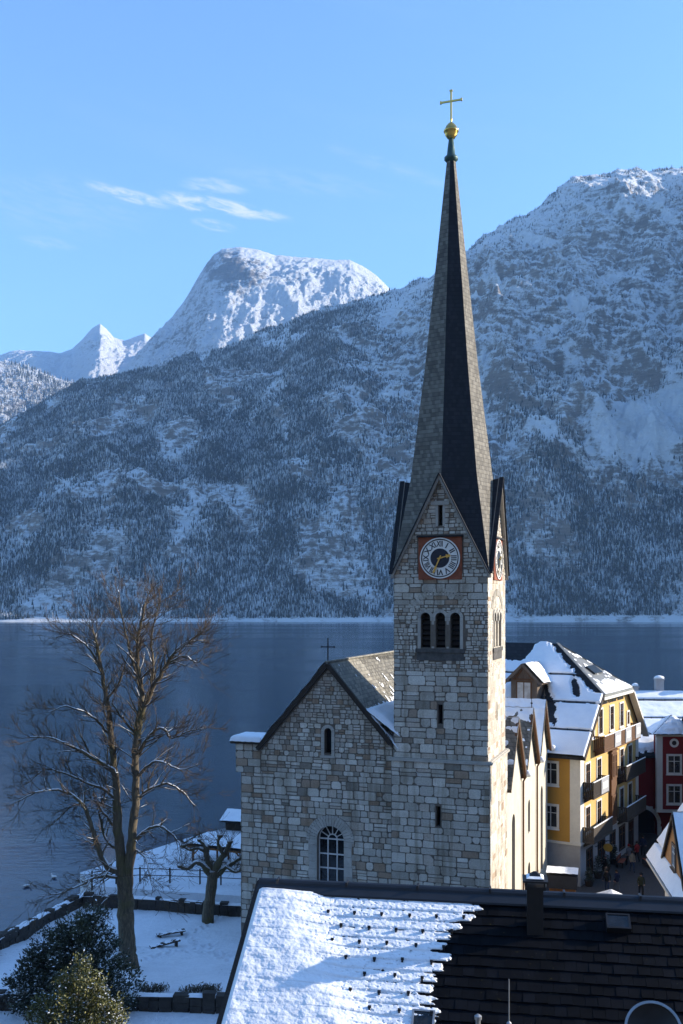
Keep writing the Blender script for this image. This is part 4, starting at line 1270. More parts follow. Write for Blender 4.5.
# ------------------------------------------------------------------ near house with the tiled roof
def near_house():
    P0 = Vector(((263.6 - 341.5) / 1000 * 28.7, 28.7, 22 - .2783 * 28.7))
    ph = rad(31); rz = -math.asin(.1645)
    root = empty('tiled_house', (P0.x, P0.y, P0.z), rz)
    tag(root, 'near house with a dark tiled roof half covered in snow, filling the foreground', 'house')
    Mi = (Matrix.Translation(P0) @ Matrix.Rotation(rz, 4, 'Z')).inverted()
    dn = Vector((0, -math.cos(ph), -math.sin(ph))); nn = Vector((0, -math.sin(ph), math.cos(ph)))

    def hit(px, py):
        """roof coordinates (along the ridge, down the slope) of what stands at a picture position"""
        C = Mi @ Vector((0, 0, 22)); D_ = Mi.to_3x3() @ Vector(((px - 341.5) / 1000, 1, -(py - 605) / 1000))
        t = -(nn.dot(C)) / nn.dot(D_); p = C + D_ * t
        return p.x, p.dot(dn)
    L, SL = 19.0, 9.6
    pt = lambda x, s, h=0: Vector((x, 0, 0)) + dn * s + nn * h
    # tiles
    t = MB(); cs, tw = .335, .30
    s = .1; row = 0
    while s < SL:
        x = -.06 + (row % 2) * tw / 2
        while x < L:
            w = tw - .008
            h0, h1 = .012 + R(0, .006), .045 + R(-.006, .012)
            a, b = x, x + w
            sk = R(-.012, .012)
            P = [pt(a, s, h0), pt(b, s, h0), pt(b, s + cs + .03 + sk, h1 + R(-.004, .004)), pt(a, s + cs + .03 + sk, h1)]
            Q = [pt(b, s + cs + .03 + sk, h1 - .03), pt(a, s + cs + .03 + sk, h1 - .03)]
            tt = R(0, 1)
            t.idx(P + Q + [pt(a, s, h0 - .03), pt(b, s, h0 - .03)], [(0, 3, 2, 1), (3, 5, 4, 2), (0, 6, 5, 3), (1, 2, 4, 7)], 0, tt)
            x += tw
        s += cs; row += 1
    t.face([pt(-.05, 0, 0), pt(L, 0, 0), pt(L, SL, 0), pt(-.05, SL, 0)], 0, .2)
    bdn = Vector((0, math.cos(ph), -math.sin(ph)))
    t.face([(-.05, 0, 0), (L, 0, 0), Vector((L, 0, 0)) + bdn * SL, Vector((-.05, 0, 0)) + bdn * SL], 0, .3)
    roof = t.build('tiled_roof', M['roof_tile'], root)
    # ridge capping
    r = MB(); n = 10
    prof = [(-.42, -.17), (-.40, -.12), (-.16, .02), (-.13, .09), (-.07, .14), (0, .16), (.07, .14), (.13, .09), (.16, .02), (.40, -.12)]
    P = [(-.12, y, z) for y, z in prof] + [(L, y, z) for y, z in prof]
    r.idx(P, [(i, i + 1, n + i + 1, n + i) for i in range(n - 1)] + [tuple(range(n))])
    for k in range(10): r.box(k * 2.0 + .4, k * 2.0 + .46, -.15, .15, .02, .175)
    r.build('ridge_capping', M['ridge_metal'], root)
    v = MB(); v.bar(pt(-.13, 0, -.05), pt(-.13, SL, -.05), .12, .28, up=nn); v.build('verge_board', M['dark_wood'], root)
    v = MB(); v.bar(Vector((-.13, 0, -.05)), Vector((-.13, 0, 0)) + bdn * SL, .12, .28); v.build('verge_board', M['dark_wood'], root)
    w = MB(); ez = -SL * math.sin(ph) + .25; ey = SL * math.cos(ph) - .8
    w.face([(.3, -ey, -14), (.3, ey, -14), (.3, ey, ez), (.3, 0, -.25), (.3, -ey, ez)]); w.box(.3, L - .5, -ey, -ey + .3, -14, ez - .1); w.box(.3, L - .5, ey - .3, ey, -14, ez - .1)
    w.face([(L - .5, -ey, -14), (L - .5, ey, -14), (L - .5, ey, ez), (L - .5, 0, -.25), (L - .5, -ey, ez)])
    w.build('house_wall', M['grey_render'], root)
    # snow on the left part; its right edge follows the tile courses
    ed = [hit(500, 893), hit(486, 905), hit(470, 922), hit(458, 945), hit(446, 968), hit(441, 990), hit(440, 1010), hit(436, 1030), hit(430, 1060)]
    es = np.array([e[1] for e in ed]); ex = np.array([e[0] for e in ed])
    thick_x = [hit(300, 890), hit(312, 930), hit(322, 960), hit(330, 990), hit(350, 1020), hit(400, 1060)]
    ts = np.array([e[1] for e in thick_x]); tx = np.array([e[0] for e in thick_x])
    s0 = .30

    def hf(a, b):
        s_ = b + s0; x_ = a - .1
        rowi = np.floor((s_ - .1) / cs); fr = (s_ - .1) / cs - rowi
        fing = .30 * lattice(rowi * 1.7, rowi * .31, 77) + .22 * fbm(x_ / .4, s_ / .12, 31, 4) - .30 * (np.abs(fr - .45) > .36) - .1
        edge = np.interp(s_, es, ex) + fing
        d = edge - x_
        xt = np.interp(s_, ts, tx) + .35 * fbm(s_ / .5, x_ / 2, 5, 3)
        thick = sstep(.9, -.7, x_ - xt)
        lump = .5 + .30 * lattice(x_ / .42, s_ / .34, 15) + .45 * fbm(x_ / .9, s_ / .7, 16, 3)
        saw = (1 - fr)
        h = .055 + (.030 - .018 * thick) * fr + .16 * thick - .032 * thick * sstep(.70, 1.0, fr) * (1 - .8 * lump) * (.4 + .6 * lattice(x_ / .9, s_ / .3, 18)) + .055 * thick * lump + .012 * fbm(x_ / .12, s_ / .10, 22, 4)
        h = h - .024 * (1 - thick) * sstep(.86, .97, fr) * (.5 + .5 * lattice(x_ / .5, rowi * 3.3, 44)) + .010 * (1 - thick) * fbm(x_ / .3, s_ / .15, 25, 3)
        h = h - .03 * (1 - thick) * sstep(.25, .5, fbm(x_ / .16, s_ / .08, 29, 3))
        h = np.minimum(h, .9 * d) ; h = np.where(d < 0, -.02, h)
        h = np.minimum(h, .03 + 1.3 * np.maximum(x_ + .1, 0))
        return np.minimum(h, .06 + 2.0 * (s_ - s0))
    snow_sheet('roof_snow', root, pt(-.1, s0, .0), (1, 0, 0), dn, nn, 7.2, SL - s0, 480, 640, hf)
    # snow guards: small dark hooks poking through
    g = MB(); g.box(-.025, .025, -.08, .02, .02, .10); g.box(-.04, .04, -.03, .02, .07, .12)
    guard = None
    k = 0
    for rr in range(11):
        for cc in range(9):
            s_ = .95 + rr * cs * 1.5; x_ = 2.05 + cc * .74 + (rr % 2) * .30 + (rr * .13)
            if x_ > np.interp(s_, es, ex) - .15 or x_ > 7.0 or x_ < np.interp(s_, ts, tx) - .5 or random.random() < .06: continue
            if guard is None: guard = o = g.build('snow_guard', M['black_metal'], root)
            else:
                o = guard.copy(); COL.objects.link(o); o.parent = root
            o.location = pt(x_ + R(-.03, .03), s_ + R(-.03, .03), .015); o.rotation_euler = (-0 + ph, 0, 0)
            k += 1
    # flue by the ridge
    bx, bs = hit(535, 930); B = pt(bx, bs)
    c = MB(); c.box(B.x - .21, B.x + .21, B.y - .21, B.y + .21, B.z - .3, B.z + 1.12)
    c.build('flue', M['black_metal'], root)
    c = MB(); c.box(B.x - .27, B.x + .27, B.y - .27, B.y + .27, B.z + 1.12, B.z + 1.2); c.box(B.x - .33, B.x + .33, B.y - .33, B.y + .33, B.z + 1.32, B.z + 1.37)
    for a in (-.24, .24):
        for b in (-.24, .24): c.box(B.x + a - .02, B.x + a + .02, B.y + b - .02, B.y + b + .02, B.z + 1.2, B.z + 1.32)
    c.lathe([(.34, 1.37), (.05, 1.55)], 4, (B.x, B.y, B.z), 0, .5, math.pi / 4)
    c.build('flue_cowl', M['black_metal'], root)
    c = MB(); c.lathe([(.30, .0), (.32, .02), (.22, .06), (.05, .10)], 4, (B.x, B.y, B.z + 1.39), 0, .5, math.pi / 4); c.build('cowl_snow', M['snow'], root)
    # roof lights
    def rooflight(px, py, w, h, lift):
        x, s_ = hit(px, py)
        f = MB()
        def bx_(a0, a1, b0, b1, h0, h1, mb, mi=0):
            P = [pt(x + a, s_ + b, h_) for h_ in (h0, h1) for b in (b0, b1) for a in (a0, a1)]
            mb.idx(P, [(0, 1, 3, 2), (4, 6, 7, 5), (0, 4, 5, 1), (2, 3, 7, 6), (0, 2, 6, 4), (1, 5, 7, 3)], mi)
        t_ = .05
        for (a0, a1, b0, b1) in ((-w / 2, w / 2, 0, t_), (-w / 2, w / 2, h - t_, h), (-w / 2, -w / 2 + t_, t_, h - t_), (w / 2 - t_, w / 2, t_, h - t_)):
            bx_(a0, a1, b0, b1, 0, lift, f)
        o = f.build('roof_light', M['zinc'] if lift < .15 else M['black_metal'], root)
        g_ = MB(); bx_(-w / 2 + t_, w / 2 - t_, t_, h - t_, lift - .04, lift - .02, g_); g_.build('pane', M['glass'], o)
    rooflight(617, 919, .62, .50, .22); rooflight(424, 1012, .56, .6, .10)
    x, s_ = hit(509, 1027); p = pt(x, s_)
    a = MB(); a.path([p - Vector((0, 0, .2)), p + Vector((0, 0, 1.15))], [.022, .014], 6); a.lathe([(.06, -.06), (.06, .1), (.02, .14)], 8, p); a.build('lightning_rod', M['zinc'], root)
    x, s_ = hit(478, 1030); p = pt(x, s_)
    a = MB(); a.lathe([(.06, -.2), (.06, .25), (.09, .26), (.09, .34), (.03, .38)], 10, p); a.build('vent_pipe', M['zinc'], root)
    # round cowl / dish low on the right
    x, s_ = hit(652, 1043); p = pt(x, s_, .45)
    dr = Vector((-.10, -.80, .58)).normalized(); ax = Matrix.Translation(p) @ dr.to_track_quat('Z', 'Y').to_matrix().to_4x4()
    a = MB(); n = 40; Pp = []
    for (rr, zz) in ((.02, -.16), (.3, -.10), (.52, .0), (.60, .06)): Pp.append((rr, zz))
    tmp = MB(); tmp.lathe(Pp, n); a.idx([ax @ Vector(v) for v in tmp.v], tmp.f[:-1])
    a.path([p - Vector((0, 0, .7)), p - dr * .1], [.04, .04], 8)
    dish = a.build('satellite_dish', M['black_metal'], root, True)
    tmp = MB(); tmp.lathe([(.585, .05), (.645, .05), (.645, .10), (.585, .10)], n); b = MB(); b.idx([ax @ Vector(v) for v in tmp.v], tmp.f[:-2] + [(i + 3 * n, (i + 1) % n + 3 * n, (i + 1) % n, i) for i in range(n)])
    b.build('pale_rim', M['zinc'], dish)
    return root


near_house()
# ------------------------------------------------------------------ yellow hotel
def add_window(root, T, u, v, w, h, frame='white_paint', pane='glass', surround=None, depth=.06, bars=True, sill=True, dark_frame='brown_wood', label=None):
    """window centred at u, sill at v: surround, sashes and glazing sit on the wall as their own meshes"""
    f = MB(); s = .13
    sw = surround or frame
    for (a, b, c, d) in ((u - w / 2 - s, u + w / 2 + s, v + h, v + h + s), (u - w / 2 - s, u + w / 2 + s, v - s, v),
                         (u - w / 2 - s, u - w / 2, v, v + h), (u + w / 2, u + w / 2 + s, v, v + h)):
        f.box(a, b, c, d, -.02, depth, T=T)
    if sill: f.box(u - w / 2 - s - .04, u + w / 2 + s + .04, v - s - .05, v - s + .01, -.02, depth + .08, T=T)
    W = f.build('window', M[sw], root)
    g = MB(); g.face([T(u - w / 2, v, .012), T(u + w / 2, v, .012), T(u + w / 2, v + h, .012), T(u - w / 2, v + h, .012)]); g.build('pane', M[pane], W)
    if bars:
        b = MB(); t = .045
        for (a, c, d, e) in ((u - w / 2, u + w / 2, v, v + t), (u - w / 2, u + w / 2, v + h - t, v + h), (u - w / 2, u - w / 2 + t, v, v + h), (u + w / 2 - t, u + w / 2, v, v + h),
                             (u - t / 2 - .01, u + t / 2 + .01, v, v + h), (u - w / 2, u + w / 2, v + h * .66, v + h * .66 + t)):
            b.box(a, c, d, e, .014, .045, T=T)
        b.build('sash', M[dark_frame], W)
    return W


def balcony(root, T, u0, u1, v, proj, railh, white=(), wood='dark_wood'):
    b = MB(); b.box(u0, u1, v - .14, v, 0, proj, T=T)
    k = u0 + .3
    while k < u1:
        b.face([T(k, v - .14, .02), T(k, v - .14, proj * .8), T(k, v - .5, .02)]); k += 1.6
    B = b.build('balcony', M[wood], root)
    r = MB()
    r.box(u0, u1, v + railh - .07, v + railh, proj - .07, proj, T=T); r.box(u0, u1, v + .06, v + .12, proj - .06, proj - .01, T=T)
    k = u0
    while k < u1 - .05:
        r.box(k, k + .11, v + .02, v + railh - .05, proj - .045, proj - .015, T=T); k += .14
    for e in (u0, u1 - .07):
        r.box(e, e + .07, v + railh - .07, v + railh, 0, proj - .07, T=T)
        w = .05
        while w < proj - .1:
            r.box(e + .02, e + .05, v + .02, v + railh - .06, w, w + .11, T=T); w += .14
    r.build('railing', M[wood], B)
    for a, c in white:
        p = MB(); p.box(a, c, v - .02, v + railh + .03, proj + .005, proj + .045, T=T); p.box(a + .25, c - .25, v + .3, v + railh - .25, proj + .046, proj + .06, 1, .5, T=T)
        p.build('white_panel', [M['grey_render'], M['white_render']], B)
    s = MB(); s.box(u0 + .02, u1 - .02, v + railh + .002, v + railh + .05, proj - .075, proj + .005, T=T); s.build('rail_snow', M['snow'], B)
    return B


def hotel():
    k = 1.065
    root = empty('yellow_hotel', (16.93 * k, 71.0 * k, 22 - 20 * k), -rad(31.4)); root.scale = (k, k, k)
    tag(root, 'yellow hotel with wooden balconies and a big snow covered half hipped roof', 'hotel')
    H = 15.3
    rt = lambda u, v, w: (w, u, v)                     # street facade
    ft = lambda u, v, w: (u, -w, v)                    # side wall seen over the church
    g = MB()
    hp = lambda y: 9.25 + .91 * (min(y, 15.8 - y) + .5)
    wall_face(g, rt, [(0, 2.9), (15.3, 2.9), (15.3, hp(15.3)), (11.8, hp(4)), (4, hp(4)), (0, hp(0))], [], 0)
    g.face([(-17, 15.3, -1), (-17, 15.3, 9.5), (0, 15.3, 9.5), (0, 15.3, -1)])
    g.face([(-17, 0, -1), (-17, 0, 9.5), (-17, 15.3, 9.5), (-17, 15.3, -1)])
    g.build('street_wall', M['yellow_wall'], root)
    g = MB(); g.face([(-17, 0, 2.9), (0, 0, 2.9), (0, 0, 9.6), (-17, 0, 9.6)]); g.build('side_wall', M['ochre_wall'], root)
    g = MB(); g.box(-17, .04, -.04, 15.34, -2, 2.9); g.build('ground_floor_wall', M['grey_render'], root)
    g = MB(); g.box(-17.05, .12, -.12, 15.42, 2.9, 3.06); g.build('floor_band', M['white_render'], root)
    g = MB()
    g.box(-.72, .05, -.05, .35, 3.06, 9.3); g.box(-.02, .05, .352, .8, 3.06, 9.6); g.build('corner_pilaster', M['white_render'], root)
    g = MB(); g.box(-.3, .05, 14.6, 15.36, 3.06, 9.3); g.build('corner_pilaster', M['white_render'], root)
    g = MB(); g.box(-17, .02, -.30, -.002, 9.15, 9.5); g.build('eaves_cornice', M['white_render'], root)
    # roof
    r = MB(); ov = .45
    A = (ov, -.5); e0 = 9.25
    C = Vector((-4.4, 7.9, 16.92))
    pts = {}
    def side(sg):
        y = (lambda v: v) if sg < 0 else (lambda v: 15.8 - v)
        P = [Vector((ov, y(-.5), e0)), Vector((ov, y(4.0), hp(4.0))), C.copy(), Vector((-18, 7.9, 16.92)), Vector((-18, y(-.5), e0))]
        r.face(P); r.face([p - Vector((0, 0, .2)) for p in P])
        for i in (0, 4): r.face([P[i], P[(i + 1) % 5], P[(i + 1) % 5] - Vector((0, 0, .2)), P[i] - Vector((0, 0, .2))])
        return P
    PL = side(-1); PR = side(1)
    r.build('roof', M['slate'], root)
    h = MB(); h.face([PL[1] + Vector((.12, 0, .01)), PR[1] + Vector((.12, 0, .01)), C + Vector((0, 0, .02))]); h.face([PL[1] + Vector((.12, 0, -.2)), PR[1] + Vector((.12, 0, -.2)), PR[1] + Vector((.12, 0, .01)), PL[1] + Vector((.12, 0, .01))])
    h.bar(PL[1] + Vector((.12, 0, .03)), C + Vector((0, 0, .06)), .22, .06); h.bar(PR[1] + Vector((.12, 0, .03)), C + Vector((0, 0, .06)), .22, .06)
    hip = h.build('hip_roof', M['tin_grey'], root)
    Bh = (C - (PL[1] + PR[1]) / 2); Lh = Bh.length; Bh.normalize(); Ah = Vector((0, 1, 0)); Nh = Ah.cross(Bh); Nh = Nh if Nh.z > 0 else -Nh
    snow_sheet('hip_snow', root, PL[1] + Vector((.12, 0, .02)), Ah, Bh, Nh, 7.8, Lh, 70, 60,
               lambda a, b: np.where(np.abs(a - 3.9) < 3.75 * (1 - b / Lh), .10 * (fbm(a / 1.1, b / .8, 71, 4) +   .50 * sstep(1.6, .5, b) - .22), -1))
    w = MB()
    def onhip(a, b, n): return PL[1] + Vector((.12, 0, .02)) + Ah * a + Bh * b + Nh * n
    w.idx([onhip(*p) for p in ((3.0, 2.1, .12), (5.0, 2.1, .12), (5.0, 3.0, .12), (3.0, 3.0, .12), (3.0, 2.1, -.02), (5.0, 2.1, -.02), (5.0, 3.0, -.02), (3.0, 3.0, -.02))],
          [(0, 1, 2, 3), (0, 4, 5, 1), (1, 5, 6, 2), (2, 6, 7, 3), (3, 7, 4, 0)]); w.build('roof_light', M['glass'], root)
    for a_, c_ in ((PL[0], PL[1]), (PR[1], PR[0])):
        b = MB(); b.bar(a_ + Vector((.02, 0, -.12)), c_ + Vector((.02, 0, -.12)), .3, .12, up=(1, 0, 0)); b.build('verge_board', M['dark_wood'], root)
    b = MB()
    b.box(ov - .30, ov + .16, 3.9, 11.9, hp(4) - .40, hp(4) - .20); b.bar(PR[1] + Vector((-.02, 0, -.32)), PR[0] + Vector((-.02, 0, -.3)), .5, .2, up=(0, 0, 1))
    b.build('eaves_soffit', M['white_render'], root)
    # snow on the slope over the church side, broken by snow fences
    Bv = (Vector((0, 7.9, 16.92)) - Vector((0, -.5, e0))); Ls = Bv.length; Bv.normalize(); Nv = Vector((0, -Bv.z, Bv.y))
    fences = (2.35, 5.05, 7.85)
    OX = -18
    def hs(a, b):
        x = OX + a
        yy = -.5 + b * Bv.y
        xr = np.where(yy < 4, ov, ov + (yy - 4) / 3.9 * (-4.4 - ov))     # the hip cuts the corner
        n_ = fbm(a / 1.3, b / 1.6, 81, 4); n2 = fbm(a / .35, b / .7, 82, 3)
        h_ = .22 + .05 * n_
        for f in fences: h_ = np.where(np.abs(b - f - .06 * n_) < .10, -.05, h_)
        bare = sstep(1.15, .8, np.hypot((x + 8.6) / 2.6, (b - 10.9) / 1.7) + .4 * n_)       # melted patch under the ridge
        bare = np.maximum(bare, sstep(1.2, .8, np.hypot((x + 1.6 + (b - 6.2) * .35) / .34, (b - 6.6) / 1.0) + .35 * n2))
        bare = np.maximum(bare, sstep(1.1, .8, np.hypot((x + 4.0 + (b - 5.2) * .5) / .95, (b - 5.3) / 2.6) + .35 * n2))
        bare = np.maximum(bare, sstep(.9, .2, np.abs(x - xr + .1) + .5 * n2) * (yy > 4.0))
        h_ = h_ - .6 * bare
        return np.where(x < xr + .02, h_, -1)
    snow_sheet('roof_snow', root, Vector((OX, -.5, e0 + .01)), (1, 0, 0), Bv, Nv, 18.5, Ls, 230, 150, hs)
    for f in fences:
        m = MB(); o = Vector((0, -.5, e0)) + Bv * (f + .02)
        xr = ov - .1 if f < 4.5 else (ov - max(0, (-.5 + f * Bv.y - 4)) / 3.9 * 4.85 - .3)
        m.path([Vector((-18, 0, 0)) + o + Nv * .2, Vector((xr, 0, 0)) + o + Nv * .2], [.035] * 2, 5); m.path([Vector((-18, 0, 0)) + o + Nv * .09, Vector((xr, 0, 0)) + o + Nv * .09], [.03] * 2, 5)
        x = -17.5
        while x < xr: m.bar(Vector((x, 0, 0)) + o, Vector((x, 0, 0)) + o + Nv * .26, .05, .03); x += .9
        m.build('snow_fence', M['black_metal'], root)
    yy = 0
    snow_sheet('roof_snow', root, Vector((-18, 16.3, e0 + .01)), (1, 0, 0), (0, -Bv.y, Bv.z), (0, Bv.z, Bv.y), 18.4, 4.6, 90, 30, lambda a, b: .15 + .05 * fbm(a, b, 3, 3))
    # dormer
    s_, q = 3.45, -5.28
    D_ = MB(); zb = hp(s_) - .35; wd = 1.05
    zf = zb + 1.95; zp = zb + 2.95
    D_.face([(q - wd, s_ - .6, zb), (q + wd, s_ - .6, zb), (q + wd, s_ - .6, zf), (q, s_ - .6, zp), (q - wd, s_ - .6, zf)])
    for sx in (-1, 1): D_.face([(q + sx * wd, s_ - .6, zb), (q + sx * wd, s_ - .6, zf), (q + sx * wd, s_ + 1.9, zf), (q + sx * wd, s_ + 1.9, zb)])
    d = D_.build('dormer', M['grey_wood'], root)
    k = MB()
    for sx in (-1, 1):
        e = (q + sx * (wd + .5), zf - .42)
        k.face([(q, s_ - 1.05, zp + .12), (e[0], s_ - 1.05, e[1]), (e[0], s_ + 2.0, e[1]), (q, s_ + 3.2, zp + .12)])
        k.bar((q, s_ - 1.0, zp + .02), (e[0], s_ - 1.0, e[1] - .08), .2, .12, up=(0, -1, 0))
    k.build('dormer_roof', M['grey_wood'], d)
    sl = Vector((wd + .5, 0, -(zp + .12 - zf + .42))); Ll = sl.length; sl.normalize()
    snow_sheet('dormer_snow', d, (q + .05, s_ - 1.05, zp + .13), (0, 1, 0), sl, (-sl.z, 0, sl.x), 2.9, Ll, 30, 30, lambda a, b: .20 * sstep(0, .2, b + .05) + .03 * fbm(a * 2, b * 2, 5, 3) - .1 * sstep(1.7, 2.4, a + .3 * b))
    snow_sheet('dormer_snow', d, (q - .05, s_ - .2, zp + .13), (0, 1, 0), Vector((-sl.x, 0, sl.z)), (sl.z * -1 * -1, 0, sl.x), 2.3, Ll, 30, 30, lambda a, b: .16 * (fbm(a * 1.5, b * 1.5, 6, 3) + .1))
    T = lambda u, v, w: (q + u, s_ - .6 - w, v)
    win = MB(); win.box(-.62, .62, zb + .28, zb + 1.72, -.02, .05, T=T); W = win.build('dormer_window', M['brown_wood'], d)
    for a, b_ in ((-.52, -.04), (.04, .52)):
        p = MB(); p.face([T(a, zb + .40, .06), T(b_, zb + .40, .06), T(b_, zb + 1.6, .06), T(a, zb + 1.6, .06)]); p.build('pane', M['curtain_glass'], root).parent = d
    br = MB(); br.bar(T(-.75, zf - .15, .08), T(0, zp - .22, .08), .1, .06, up=(0, -1, 0)); br.bar(T(.75, zf - .15, .08), T(0, zp - .22, .08), .1, .06, up=(0, -1, 0)); br.bar(T(-.9, zb + 1.85, .08), T(.9, zb + 1.85, .08), .1, .06, up=(0, -1, 0))
    br.build('gable_brace', M['brown_wood'], d)
    # windows of the street facade
    for u, v, w, h in ((4.8, 10.35, .95, 1.8), (7.7, 10.35, .95, 1.8), (10.4, 10.35, .95, 1.8), (2.9, 10.3, .6, 1.0), (12.3, 10.3, .6, 1.0)):
        add_window(root, rt, u, v, w, h)
    for u in (1.7, 4.4, 10.4, 12.8): add_window(root, rt, u, 6.75, 1.0, 1.75)
    for u in (1.7, 4.4, 10.4, 12.8): add_window(root, rt, u, 3.62, 1.0, 1.75)
    # glazed bay through the middle
    b = MB(); b.box(0, .22, 7.0, 8.4, 3.0, 8.7); b.box(0, .32, 6.9, 8.5, 8.7, 8.82); b.build('glazed_bay', M['brown_wood'], root)
    T2 = lambda u, v, w: (.22 + w, u, v)
    for v in (3.5, 6.7):
        for u in (7.36, 8.04):
            add_window(root, T2, u, v, .38, 1.7, frame='brown_wood', sill=False)
    # shop fronts at street level
    for u, w, h in ((2.0, 1.2, 2.1), (4.9, 1.5, 1.7), (7.8, 1.2, 2.2), (10.4, 1.4, 1.7), (13.0, 1.2, 2.1)):
        add_window(root, lambda a, b_, c: (.04 + c, a, b_), u, .15 if h > 2 else .6, w, h, frame='dark_wood', sill=False)
    balcony(root, rt, 3.1, 13.0, 9.3, .85, 1.05, white=((5.6, 7.2), (8.5, 10.1), (11.4, 12.9)), wood='brown_wood')
    balcony(root, rt, .5, 4.2, 6.3, .85, 1.05, white=((2.2, 4.0),), wood='dark_wood')
    balcony(root, rt, 8.9, 14.6, 6.3, .85, 1.05, wood='dark_wood')
    balcony(root, rt, .4, 5.0, 3.16, .9, 1.0, wood='weathered_wood'); balcony(root, rt, 8.9, 14.6, 3.16, .9, 1.0, wood='weathered_wood')
    # side wall windows
    for u in (-2.15, -5.6, -9.0):
        for v in (4.0, 7.1): add_window(root, ft, u, v, .98, 1.55, dark_frame='white_paint')
    # lettering under the hip
    me = text_mesh('Hotel Grüner Baum', .62, .02, bold=.012)
    wd_ = max(v.co.x for v in me.vertices) - min(v.co.x for v in me.vertices)
    t = MB()
    for p in me.polygons:
        t.face([rt(7.9 + me.vertices[i].co.x * 6.0 / wd_, 12.62 + me.vertices[i].co.y * .72, .03 + me.vertices[i].co.z) for i in p.vertices])
    t.build('lettering', M['iron'], root)
    # hanging sign on its bracket
    sg = MB(); sg.path([rt(3.4, 2.6, 0), rt(3.4, 2.75, 1.5)], [.03, .03], 6); sg.path([rt(3.4, 2.1, 0), rt(3.4, 2.7, 1.0)], [.02, .02], 6)
    sgn = sg.build('sign_bracket', M['iron'], root)
    sg = MB(); P = [(math.cos(q_), math.sin(q_)) for q_ in np.linspace(0, 2 * math.pi, 19)[:-1]]
    sg.extrude([rt(3.37, 2.2 + .30 * y, 1.0 + .34 * x) for x, y in P], (0, .07, 0)); sg.build('hanging_sign', M['yellow_sign'], sgn)


hotel()


